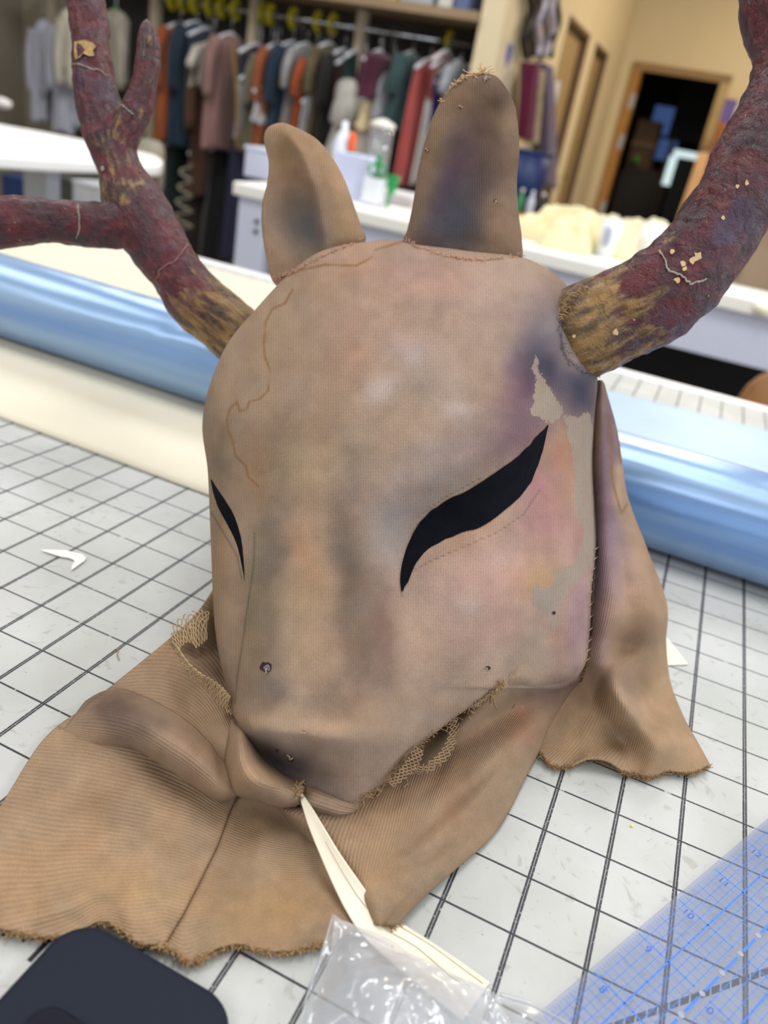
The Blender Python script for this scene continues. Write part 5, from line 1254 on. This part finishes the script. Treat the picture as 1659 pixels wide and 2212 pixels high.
# ------------------------------------------------------------------ wardrobe bay: posts, shelf, rail
YR, YS = 4.72, 4.46
sh = empty('wardrobe_bay', (-2.8, YR, FLOOR), 'tall costume storage bay with beige posts, top shelf and chrome rail', 'wardrobe')
POST = mat('beige_post', (176, 164, 142), 0.7, 0.05, 6)
rz = aty(780, 62, YR)[2]
zsh = aty(860, 22, YS)[2]
for px_ in (108, 330, 545, 780):
    c = aty(px_, 40, YR - .03); MB().box(c[0] - 0.028, c[0] + 0.028, YR - .03, YR + .03, FLOOR, zsh).build('post', POST, sh)
xe = XW - 0.135
MB().box(-4.6, xe, YS - 0.01, 5.04, zsh, zsh + 0.045).build('shelf', mat('shelf_board', (150, 128, 100), 0.6, 0.1, 6, stretch=(1, 8, 8)), sh)
MB().box(-4.6, xe, 5.0, 5.04, FLOOR, CEIL - .3).build('backing', mat('grey_back_panel', (74, 72, 70), 0.8), sh)
MB().tube([(-4.6, YR, rz), (xe, YR, rz)], 0.016, 14).build('rail', mat('chrome_rail', (190, 192, 198), 0.15, metal=1.0), sh, True)
MB().box(-4.6, xe, YS, 5.04, FLOOR, FLOOR + 0.1).build('plinth', POST, sh)
for px0_, px1_, hgt, rgb, lab in ((800, 855, .16, (206, 176, 96), 'ochre carton on the top shelf of the costume bay'), (862, 932, .20, (176, 176, 184), 'light grey carton on the top shelf beside the ochre one'), (945, 975, .14, (206, 206, 200), 'white carton on the top shelf near its end'), (982, 1012, .18, (96, 110, 150), 'blue grey carton at the end of the top shelf'), (700, 790, .2, (110, 106, 100), 'dark grey carton on the top shelf over the maroon bundle')):
    a = aty(px0_, 10, YS + 0.05)[0]; b = aty(px1_, 10, YS + 0.05)[0]
    boxthing('shelf_carton', lab, 'carton', a, b, YS + 0.05, YS + 0.38, zsh + 0.045, zsh + 0.045 + hgt, cm(rgb, 0.8), cm(tuple(int(v * .92) for v in rgb), 0.8))
# yellow size rings on the rail
for k, px_ in enumerate((372, 395, 420, 452, 478, 508, 570, 586, 635, 690, 722, 982)):
    x = aty(px_, 30, YR)[0]
    mb = MB(); a = np.linspace(0, 2 * math.pi, 22, endpoint=False)
    V = [(x - .004, YR + .062 * math.cos(t), rz + .0 + .062 * math.sin(t)) for t in a] + [(x + .004, YR + .062 * math.cos(t), rz + .062 * math.sin(t)) for t in a] + [(x + .004, YR + .018 * math.cos(t), rz + .018 * math.sin(t)) for t in a] + [(x - .004, YR + .018 * math.cos(t), rz + .018 * math.sin(t)) for t in a]
    n = 22; F = []
    for r_ in range(4):
        for i in range(n): F.append((r_ * n + i, r_ * n + (i + 1) % n, ((r_ + 1) % 4) * n + (i + 1) % n, ((r_ + 1) % 4) * n + i))
    o = obj('size_divider', V, F, bpy.data.materials['yellow_plastic'] if 'yellow_plastic' in bpy.data.materials else mat('yellow_plastic', (200, 184, 44), 0.5)); tag(o, 'yellow plastic size ring hung over the chrome costume rail', 'size ring', 'yellow size rings on the costume rail')

# ------------------------------------------------------------------ garments on the rail
HANG = mat('white_hanger', (218, 220, 228), 0.4)
def loft(x, y, z0, z1, hw, hd, prof, seed, waves=7, wamp=0.10, n=40, k=44, lean=0.0):
    """hanging cloth: closed wavy section swept down; prof: list of (t, width factor, depth factor)"""
    t = np.linspace(0, 1, n); pf = np.array(prof); wf = np.interp(t, pf[:, 0], pf[:, 1]); df = np.interp(t, pf[:, 0], pf[:, 2])
    th = np.linspace(0, 2 * math.pi, k, endpoint=False)
    rs = np.random.RandomState(seed); ph = rs.rand(3) * 6.28
    wav = 1 + wamp * np.clip(t * 2, .1, 1)[:, None] * (np.sin(waves * th + ph[0])[None] + .6 * np.sin((waves + 3) * th + ph[1] + 0 * t[:, None]) )
    X = x + hw * wf[:, None] * np.cos(th)[None] * wav + lean * t[:, None] + 0.01 * np.sin(3 * t[:, None] + ph[2])
    Y = y + hd * df[:, None] * np.sin(th)[None] * wav
    Z = np.repeat((z1 + (z0 - z1) * t)[:, None], k, 1) + 0.012 * np.sin(4 * th + ph[1])[None] * (t[:, None] > .9)
    V = np.stack([X, Y, Z], -1).reshape(-1, 3)
    F = [(i * k + j, (i + 1) * k + j, (i + 1) * k + (j + 1) % k, i * k + (j + 1) % k) for i in range(n - 1) for j in range(k)]
    F += [tuple(range(k)), tuple(range(n * k - 1, (n - 1) * k - 1, -1))]
    return V, F
PROF = {'coat': [(0, .25, .2), (.03, .7, .5), (.10, 1, .95), (.5, .95, .9), (1, 1.05, 1.0)], 'dress': [(0, .2, .15), (.05, .6, .5), (.25, .6, .55), (.5, .85, .8), (1, 1.15, 1.0)],
        'skirt': [(0, .5, .5), (.05, .6, .55), (.5, .85, .8), (1, 1.2, 1)], 'shirt': [(0, .25, .2), (.05, .7, .6), (.14, 1, .9), (.7, .9, .8), (1, .95, .85)], 'gown': [(0, .2, .2), (.08, .8, .7), (.5, .9, .8), (1, 1.1, 1)]}
CLM = {}
def cloth_c(rgb, sheen=0.2, stripe=False):
    k = tuple(rgb)
    if k not in CLM: CLM[k] = mat('costume_cloth_%d_%d_%d' % k, tuple(v * .84 for v in rgb), 0.85, 0.22, 7, sheen=sheen, stretch=(5, 5, 0.6))
    return CLM[k]
def garment(name, label, cat, cx, w_, yt, yb, rgb, style='coat', yo=0.0, sleeve=None, seed=1, trim=None, hang=True, lean=0.0):
    Y = YR - 0.02 + yo; YFR = YS + 0.04 + yo
    m_ = aty(cx, (yt + yb) / 2, YFR); a = aty(cx, yt, YFR); b = aty(cx, yb, YFR)
    dep = pix(m_)[1]; hw = w_ / 2 * dep / FPX
    z1 = min(a[2], rz - 0.05); z0 = max(b[2], FLOOR + 0.03)
    t = empty(name, (m_[0], Y, z0), label, cat, 'costumes hanging on the rail')
    V, F = loft(m_[0], Y, z0, z1, hw, 0.215, PROF[style], seed, lean=lean)
    obj('cloth_body', V, F, cloth_c(rgb), t, True)
    if sleeve is not None:
        s_len = (z1 - z0) * .55
        pts = [(m_[0] + 0.1 * hw, Y - 0.17, z1 - 0.05), (m_[0] + 0.25 * hw, Y - 0.225, z1 - 0.12), (m_[0] + .15 * hw, Y - 0.235, z1 - 0.3 * s_len - .1), (m_[0], Y - 0.22, z1 - s_len)]
        MB().tube(catmull(pts, 14), np.linspace(hw * .55, hw * .42, 14) + 0.008, 12).build('sleeve', cloth_c(sleeve), t, True)
    if trim is not None:
        MB().tube(catmull([(m_[0] - hw * .6, Y - .2, z1 - .03), (m_[0] - hw * .1, Y - .235, z1 - .12), (m_[0] + hw * .5, Y - .235, z1 - .34), (m_[0] + hw * .7, Y - .225, z1 - .6)], 16), 0.011, 7).build('braid_trim', cloth_c(trim), t, True)
    if hang:
        h = empty('clothes_hanger', (m_[0], Y, z1), 'white hanger carrying the ' + label.split(' hanging')[0].split(' with')[0], 'hanger', 'hangers on the costume rail')
        a_ = np.linspace(-.6, 3.6, 12)
        MB().tube([(m_[0], Y, z1 - .01), (m_[0], Y, rz - .03)] + [(m_[0], YR + .022 * math.cos(q), rz + .022 * math.sin(q)) for q in a_], 0.0035, 6).build('hook', STEEL, h, True)
        MB().tube([(m_[0], Y - .2, z1 - .06), (m_[0], Y - .08, z1 - .012), (m_[0], Y, z1 + .01), (m_[0], Y + .08, z1 - .012), (m_[0], Y + .2, z1 - .06)], 0.011, 8).build('shoulder_bar', HANG, h, True)
    return t
O_, TL, NV = (158, 78, 34), (18, 52, 70), (30, 30, 66)
GL = [
 ('jacket', 'rust orange jacket hanging nearest the small antler tine', 'jacket', 343, 34, 40, 305, (166, 84, 40), 'coat', -.02, (166, 84, 40)),
 ('coat', 'dark teal coat hanging beside the rust orange jacket', 'coat', 378, 42, 36, 315, (20, 54, 74), 'coat', 0, (22, 48, 66)),
 ('gown', 'long dark green gown hanging under the teal coat', 'gown', 350, 46, 290, 560, (12, 38, 38), 'gown', .08, None),
 ('waistcoat', 'slate blue waistcoat hanging past the teal coat', 'waistcoat', 402, 26, 50, 300, (44, 52, 70), 'shirt', .02, None),
 ('blouse', 'cream blouse with a drooping sleeve hanging before the brown coat', 'blouse', 416, 26, 82, 185, (216, 208, 194), 'shirt', -.05, (220, 212, 200)),
 ('coat', 'chocolate brown coat hanging behind the cream blouse', 'coat', 414, 40, 95, 420, (82, 46, 26), 'coat', .03, (92, 54, 30)),
 ('dress', 'dusty pink dress with a long narrow sleeve', 'dress', 452, 42, 62, 320, (158, 118, 112), 'coat', -.04, (160, 120, 114)),
 ('gown', 'long navy gown with gold braid at the neck', 'gown', 500, 52, 84, 565, (26, 26, 60), 'gown', -.02, None, (150, 118, 56)),
 ('gown', 'black gown hanging low beside the navy gown', 'gown', 448, 62, 300, 570, (16, 14, 18), 'gown', .08, None),
 ('gown', 'dark brown gown with gold edging under the chocolate coat', 'gown', 402, 44, 310, 560, (34, 20, 18), 'gown', .06, None),
 ('petticoat', 'plain white petticoat hanging beside the gold braid', 'petticoat', 514, 12, 145, 300, (196, 198, 208), 'shirt', -.05, None),
 ('tunic', 'olive khaki tunic hanging beside the navy gown', 'tunic', 538, 34, 100, 325, (122, 116, 92), 'coat', 0, (124, 118, 96)),
 ('shirt_tail', 'white oval collar bib hanging over the olive tunic', 'bib', 546, 14, 172, 262, (214, 212, 212), 'skirt', -.08, None),
 ('jacket', 'rust brown jacket hanging over the storage box', 'jacket', 556, 32, 84, 330, (162, 84, 42), 'coat', -.02, (164, 86, 44)),
 ('coat', 'deep petrol blue coat hanging beside the rust brown jacket', 'coat', 586, 44, 80, 335, (20, 48, 72), 'coat', 0, (20, 48, 72)),
 ('waistcoat', 'dark brown waistcoat hanging past the petrol coat', 'waistcoat', 606, 14, 95, 260, (56, 34, 26), 'shirt', .04, None),
 ('shirt', 'pale grey shirt hanging over the shorter ear', 'shirt', 618, 28, 84, 275, (150, 148, 144), 'shirt', -.02, (168, 168, 170)),
 ('jacket', 'bright rust patterned jacket hanging over the shorter ear', 'jacket', 640, 30, 110, 285, (176, 78, 30), 'coat', -.03, (176, 78, 30)),
 ('shirt', 'white shirt edge hanging between the bright rust jacket and olive robe', 'shirt', 650, 10, 195, 300, (200, 200, 208), 'shirt', -.06, None),
 ('robe', 'olive brown robe hanging over the shorter ear', 'robe', 668, 34, 82, 300, (104, 90, 62), 'coat', 0, (106, 92, 64)),
 ('coat', 'black coat hanging beside the olive brown robe', 'coat', 698, 34, 96, 330, (20, 18, 18), 'coat', 0, (22, 20, 20)),
 ('coat', 'mahogany coat hanging beside the black coat', 'coat', 718, 16, 110, 300, (70, 34, 30), 'shirt', .03, None),
 ('gown', 'bottle green gown hanging beside the maroon bundle', 'gown', 738, 26, 96, 260, (16, 60, 52), 'gown', .05, None),
 ('blouse', 'ruffled ivory blouse spread under the maroon bundle', 'blouse', 738, 100, 168, 345, (206, 200, 190), 'dress', -.10, (200, 196, 188)),
 ('scarf', 'maroon bundled scarf hung in front of the rail post', 'scarf', 782, 58, 100, 205, (92, 36, 60), 'shirt', -.16, None),
 ('apron', 'pale straw apron hanging under the maroon bundle', 'apron', 776, 26, 188, 278, (224, 204, 160), 'skirt', -.12, None),
 ('gown', 'deep red gown hanging between the straw apron and white shift', 'gown', 798, 14, 140, 330, (70, 22, 26), 'gown', .04, None),
 ('shift', 'white shift hanging beside the maroon bundle', 'shift', 810, 34, 138, 250, (212, 212, 222), 'shirt', -.04, None),
 ('coat', 'grey green coat hanging over the clear canister', 'coat', 850, 54, 102, 275, (50, 82, 86), 'coat', 0, (52, 84, 88)),
 ('gown', 'long coral pink gown hanging behind the tall ear', 'gown', 880, 48, 116, 400, (206, 96, 92), 'gown', -.05, None),
 ('gown', 'long ivory gown hanging against the coral pink gown', 'gown', 912, 22, 114, 402, (206, 200, 194), 'gown', -.06, None),
 ('scarf', 'thin scarlet scarf hanging beside the ivory gown', 'scarf', 930, 10, 100, 210, (160, 50, 46), 'shirt', -.07, None),
 ('robe', 'purple robe hanging behind the tall ear', 'robe', 934, 28, 150, 290, (62, 42, 120), 'coat', 0, None),
 ('blouse', 'silver grey blouse hanging behind the tall ear', 'blouse', 958, 32, 120, 260, (164, 170, 180), 'shirt', -.02, (176, 180, 190)),
 ('coat', 'near black coat hanging low beside the long ivory gown', 'coat', 925, 40, 280, 440, (22, 18, 22), 'coat', .08, None),
 ('coat', 'dark plum coat hanging at the end of the rail', 'coat', 984, 26, 120, 420, (52, 38, 46), 'coat', .02, (64, 50, 56)),
]
for i, g in enumerate(GL):
    nm, lab, cat, cx, w_, yt, yb, rgb, stl, yo, slv = g[:11]
    garment(nm, lab, cat, cx, w_, yt, yb, rgb, stl, yo, slv, i + 1, g[11] if len(g) > 11 else None)
# pale spiral trim dangling in front of the dark gowns
c = aty(393, 425, YS - 0.2)
a = np.linspace(0, 9 * math.pi, 130)
o = MB().tube([(c[0] + 0.055 * math.cos(t) * (0.6 + t / 40) + 0.02, c[1] + 0.03 * math.sin(t), c[2] + 0.2 - t * 0.0145) for t in a], 0.007, 6).build('spiral_trim', mat('pale_braid', (150, 142, 122), 0.8), None, True)
MBs = None
tag(o, 'pale coiled braid trim dangling before the dark gowns', 'trim')

# white tops hanging at the end of the bay, green hangers
def hung_top(label, name, cx, w_, yt, yb, rgb, Y, seed, hrgb, lean=0, style='shirt'):
    m_ = aty(cx, (yt + yb) / 2, Y); a = aty(cx, yt, Y); b = aty(cx, yb, Y); hw = w_ / 2 * pix(m_)[1] / FPX
    t = empty(name, (m_[0], Y, b[2]), label, 'garment', 'white tops hung at the end of the bay')
    V, F = loft(m_[0], Y, b[2], a[2], hw, 0.09, PROF[style], seed, 5, 0.16, lean=lean); obj('cloth_body', V, F, cloth_c(rgb), t, True)
    for s1 in (-1, 1):
        MB().tube(catmull([(m_[0] + s1 * hw * .6, Y - .03, a[2] - .08), (m_[0] + s1 * hw * 1.0, Y - .05, a[2] - .25), (m_[0] + s1 * hw * .85, Y - .05, a[2] - .45)], 10), np.linspace(.05, .035, 10), 10).build('sleeve', cloth_c(rgb), t, True)
    h = empty('clothes_hanger', (m_[0], Y, a[2]), 'green hanger carrying the ' + label.split(' hung')[0], 'hanger', 'green hangers at the end of the bay')
    MB().tube([(m_[0] - hw * .9, Y, a[2] - .09), (m_[0], Y, a[2] + .01), (m_[0] + hw * .9, Y, a[2] - .09)], 0.013, 8).build('shoulder_bar', cm(hrgb, 0.5), h, True)
    MB().tube([(m_[0], Y, a[2]), (m_[0], Y, rz + .02)], 0.005, 6).build('hook', STEEL, h)
hung_top('white frilled top hung farthest from the antler', 'frilled_top', 96, 40, 40, 262, (206, 208, 226), 4.5, 3, (30, 110, 70), -.02)
hung_top('white lace top hung beside the frilled top', 'lace_top', 140, 46, 30, 285, (208, 210, 228), 4.45, 5, (24, 90, 60), 0)
hung_top('ivory top hung close behind the antler', 'ivory_top', 155, 34, 16, 150, (226, 220, 202), 4.38, 7, (40, 130, 70), .0)
hung_top('beige shirt hung between the two antler branches', 'beige_shirt', 250, 58, 20, 175, (182, 174, 158), 4.55, 9, (50, 150, 50), 0)
hung_top('white slip hung behind the antler stem', 'white_slip', 190, 40, 120, 270, (206, 210, 222), 4.52, 11, (30, 110, 70), 0.02)

# ------------------------------------------------------------------ wall end: emblem poster, strands, wraps, bin
em = empty('wall_poster', (XW, 4.7, 0.6), 'small white poster with a blue shield emblem on the wall end', 'poster')
a = atx(1084, 100, XW + 0.003); b = atx(1104, 172, XW + 0.003)
MB().box(XW + 0.0005, XW + 0.003, a[1], b[1], b[2] - .05, a[2] + 0.05).build('sheet', mat('poster_cream', (214, 204, 182), 0.8), em)
yc, zc = (a[1] + b[1]) / 2, a[2] - 0.02
obj('shield_emblem', [(XW + .004, yc - .06, zc + .05), (XW + .004, yc + .06, zc + .05), (XW + .004, yc + .055, zc - .02), (XW + .004, yc, zc - .07), (XW + .004, yc - .055, zc - .02)], [(0, 1, 2, 3, 4)], cm((110, 116, 170)), em)
SLB = ('black beaded strand nearest the blue shield poster', 'charcoal strand beside the black beaded strand', 'silver lilac strand in the middle of the hanging strands', 'grey violet strand beside the silver lilac strand', 'pale lilac strand over the lavender wrap', 'black strand nearest the first door')
for k, (px_, ph, rgb) in enumerate(((1132, 0, (30, 26, 28)), (1146, 1, (60, 54, 58)), (1158, 2, (190, 184, 200)), (1172, 3, (120, 112, 128)), (1184, 4, (200, 194, 212)), (1192, 5, (34, 30, 34)))):
    pts = [atx(px_ + 14 - 0.12 * y_ + 5 * math.sin(y_ / 17.0 + ph), y_, XW + 0.05 + 0.01 * k) for y_ in range(-60, 125, 9)]
    tag(MB().tube(pts, 0.022, 7).build('hanging_strand', mat('strand_%d' % k, rgb, 0.4, 0.4, 60), None, True), SLB[k], 'strand', 'strands hung on the wall end')
def wrap(name, label, pts, r0, rgb, X):
    P = [atx(a, b, X) for a, b in pts]; Q = catmull(P, 20)
    t = empty(name, tuple(P[-1]), label, 'garment')
    n, k = 20, 20; V = []
    th = np.linspace(0, 2 * math.pi, k, endpoint=False); rs = np.linspace(r0 * .6, r0, n)
    for i in range(n):
        wv = 1 + .16 * np.sin(6 * th + i * .1)
        V += [(X + 0.0 + .05 * math.cos(a_) * w_, Q[i][1] + rs[i] * math.sin(a_) * w_, Q[i][2]) for a_, w_ in zip(th, wv)]
    F = [(i * k + j, i * k + (j + 1) % k, (i + 1) * k + (j + 1) % k, (i + 1) * k + j) for i in range(n - 1) for j in range(k)] + [tuple(range(k - 1, -1, -1)), tuple(range((n - 1) * k, n * k))]
    obj('cloth_body', V, F, cloth_c(rgb), t, True)
    MB().tube([tuple(P[0] + np.array([-.05, 0, .02])), tuple(P[0] + np.array([0, 0, .03]))], .008, 6).build('hook', STEEL, t)
wrap('maroon_wrap', 'maroon wrap hanging below the patterned strands', [(1146, 138), (1142, 200), (1134, 300)], .10, (120, 24, 76), XW + .10)
wrap('cream_sash', 'narrow cream sash hanging between the maroon and lavender wraps', [(1158, 150), (1152, 230), (1144, 308)], .05, (214, 196, 160), XW + .09)
wrap('lavender_wrap', 'lavender grey wrap hanging beside the maroon wrap', [(1174, 140), (1182, 250), (1184, 405)], .20, (122, 106, 142), XW + .08)
c = atx(1140, 350, XW + 0.3)
bn = empty('waste_bin', (c[0], c[1], -0.16), 'dark blue bin on the small oak stand below the wraps', 'bin')
zt = -0.06
MB().lathe((c[0], c[1], zt), [(.11, 0), (.13, .30), (.125, .30), (.105, .01)], 24).build('bin_wall', mat('navy_bin', (24, 44, 92), 0.45), bn, True)
MB().lathe((c[0], c[1], zt + .295), [(.135, 0), (.137, .008), (.135, .016)], 24).build('rim', bpy.data.materials['navy_bin'], bn, True)
st2 = empty('oak_stand', (c[0], c[1], FLOOR), 'small oak stand carrying the dark blue bin beside the doors wall', 'stand')
MB().box(c[0] - .18, c[0] + .28, c[1] - .25, c[1] + .5, zt - .03, zt - .001).build('top', WOOD, st2)
for dx in (-.16, .24):
    for dy in (-.22, .45): MB().box(c[0] + dx - .02, c[0] + dx + .02, c[1] + dy - .02, c[1] + dy + .02, FLOOR, zt - .03).build('leg', WOOD, st2)
for k, (dx, rgb, lab) in enumerate(((.05, (60, 130, 90), 'green bottle standing in front of the dark blue bin'), (.11, (200, 204, 220), 'white bottle standing in front of the dark blue bin'), (.17, (34, 32, 40), 'black bottle standing at the stand end beside the bin'))):
    t = empty('glue_bottle', (c[0] + dx, c[1] - .17, zt), lab, 'bottle')
    MB().lathe((c[0] + dx, c[1] - .17, zt), [(.02, 0), (.022, .005), (.022, .07), (.01, .09), (.008, .105)], 14).build('bottle_body', cm(rgb, 0.4), t, True)
    MB().lathe((c[0] + dx, c[1] - .17, zt + .105), [(.010, 0), (.010, .015)], 10).build('cap', cm((230, 230, 230), 0.4), t)

# ------------------------------------------------------------------ far end: cabinet, cartons, panel, room beyond
YC = 7.9
a = aty(1548, 275, YC); zt = aty(1575, 266, YC)[2]
cbt = empty('oak_cabinet', (a[0] + .4, YC + .2, FLOOR), 'orange brown wooden cabinet beside the open doorway', 'cabinet')
OAK = mat('orange_veneer', (150, 92, 42), 0.5, 0.1, 5, stretch=(8, 8, 1))
MB().box(a[0], a[0] + .9, YC, YC + .45, FLOOR, zt).build('cabinet_body', OAK, cbt)
for k in range(2):
    MB().box(a[0] + .02 + .44 * k, a[0] + .44 + .44 * k, YC - .02, YC, FLOOR + .08, zt - .03).build('door', OAK, cbt)
    MB().tube([(a[0] + .40 + .1 * k, YC - .04, -.1), (a[0] + .40 + .1 * k, YC - .04, .05)], .008, 6).build('handle', STEEL, cbt)
for dx, w_, h_, rgb, lab in ((.0, .09, .17, (96, 84, 150), 'violet carton on the orange brown cabinet'), (.10, .06, .14, (210, 200, 214), 'pale pink carton between the violet and green ones'), (.17, .08, .16, (70, 140, 100), 'green carton on the orange brown cabinet'), (.27, .30, .30, (232, 228, 232), 'tall white carton at the back of the orange brown cabinet')):
    boxthing('cabinet_carton', lab, 'carton', a[0] + dx, a[0] + dx + w_, YC + .05, YC + .3, zt, zt + h_, cm(rgb, 0.7), cm(tuple(int(v * .9) for v in rgb), .7))
YP = 7.2
p0, p1, p2, p3 = [aty(x_, y_, YP) for x_, y_ in ((1510, 325), (1534, 322), (1498, 470), (1466, 470))]
pn = empty('leaning_panel', (p2[0], YP, FLOOR), 'pale peach panel leaning in front of the orange brown cabinet', 'panel')
V = [(p0[0], YP + .1, p0[2]), (p1[0], YP + .1, p1[2]), (p2[0] + .02, YP - .15, FLOOR), (p3[0] - .02, YP - .15, FLOOR)]; V += [(x, y + .03, z) for x, y, z in V]
obj('board', V, [(0, 3, 2, 1), (4, 5, 6, 7), (0, 1, 5, 4), (1, 2, 6, 5), (2, 3, 7, 6), (3, 0, 4, 7)], mat('peach_panel', (206, 164, 120), 0.7), pn)
MB().box(p0[0], p1[0], YP + .095, YP + .135, p0[2], p0[2] + .03).build('top_cap', DKJ, pn)
# bright L shape inside the far room, a lit window on added legs
c = aty(1480, 335, 10.2); 
lb = empty('lit_window', (c[0], 10.2, FLOOR), 'glowing white L shaped window seen through the doorway', 'window')
GLOW = mat('lit_panel', (236, 244, 244), 0.5, emit=((214, 236, 236), 1.6))
q0 = aty(1458, 322, 10.2); q1 = aty(1512, 352, 10.2); q2 = aty(1438, 400, 10.2)
MB().box(q0[0], q1[0] + .1, 10.2, 10.24, q1[2] + .02, q0[2]).build('lit_panel', GLOW, lb)
MB().box(q0[0] - .03, q0[0] + .06, 10.2, 10.24, q2[2], q1[2] + .02).build('lit_panel', GLOW, lb)
MB().box(q0[0] + .06, q1[0] + .2, 10.19, 10.23, q2[2] - .35, q1[2] + .015).build('screen_board', mat('slate_board', (70, 78, 78), 0.6), lb)
for dx in (0, .45): MB().box(q0[0] + dx - .02, q0[0] + dx + .02, 10.2, 10.24, FLOOR, q2[2]).build('leg', DKJ, lb)
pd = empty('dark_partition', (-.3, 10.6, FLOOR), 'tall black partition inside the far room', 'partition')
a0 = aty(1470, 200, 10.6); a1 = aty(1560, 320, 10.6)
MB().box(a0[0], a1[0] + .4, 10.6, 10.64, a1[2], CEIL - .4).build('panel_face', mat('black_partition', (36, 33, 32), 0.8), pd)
for x in (a0[0] + .05, a1[0] + .3): MB().box(x, x + .05, 10.6, 10.64, FLOOR, a1[2]).build('post', DKJ, pd)
c = aty(1395, 300, 9.3)
rk = empty('prop_rack', (c[0], 9.3, FLOOR), 'brown prop rack just inside the doorway', 'rack')
MB().box(c[0] - .12, c[0] + .10, 9.3, 9.7, FLOOR, .75).build('rack_body', mat('dark_brown_rack', (84, 62, 44), 0.8), rk)
for z in (.5, .1, -.3): MB().box(c[0] - .13, c[0] + .11, 9.28, 9.7, z, z + .03).build('shelf', DKJ, rk)
for px_, py_, rgb, lab in ((1376, 345, (70, 130, 50), 'green prop ball inside the doorway'), (1412, 378, (160, 50, 50), 'red prop flower inside the doorway'), (1362, 388, (160, 62, 54), 'red prop ball low inside the doorway')):
    c = aty(px_, py_, 9.25); rr = .045
    o = MB().lathe((c[0], 9.22, c[2] - rr), [(.004, 0), (rr * .7, rr * .3), (rr, rr), (rr * .7, rr * 1.7), (.004, rr * 2)], 14).build('prop_ball', cm(rgb, 0.6), None, True); tag(o, lab, 'prop')
c = aty(1370, 425, 8.9)
oc = empty('office_chair', (c[0], 8.9, FLOOR), 'black padded chair standing in the doorway of the dark room', 'chair')
BKF = mat('black_upholstery', (30, 28, 28), 0.8)
MB().prism(rrect(c[0] - .2, c[0] + .2, -.25, .25, .1), 0, .06).build('backrest', BKF, oc)
o = oc.children[-1] if oc.children else None
V = np.array([v.co[:] for v in o.data.vertices]); V2 = np.column_stack([V[:, 0], 8.9 + V[:, 2], c[2] + .02 + V[:, 1]]); o.data.vertices.foreach_set('co', V2.ravel().astype(np.float32)); o.data.update()
MB().prism(rrect(c[0] - .24, c[0] + .24, 8.45, 8.92, .1), FLOOR + .44, FLOOR + .5).build('seat', BKF, oc)
MB().tube([(c[0], 8.7, FLOOR + .06), (c[0], 8.7, FLOOR + .44)], .03, 12).build('column', BLK, oc)
for k in range(5):
    a_ = k * 1.2566; MB().tube([(c[0], 8.7, FLOOR + .07), (c[0] + .27 * math.cos(a_), 8.7 + .27 * math.sin(a_), FLOOR + .03)], .018, 8).build('leg', BLK, oc)
bpy.context.view_layer.update()
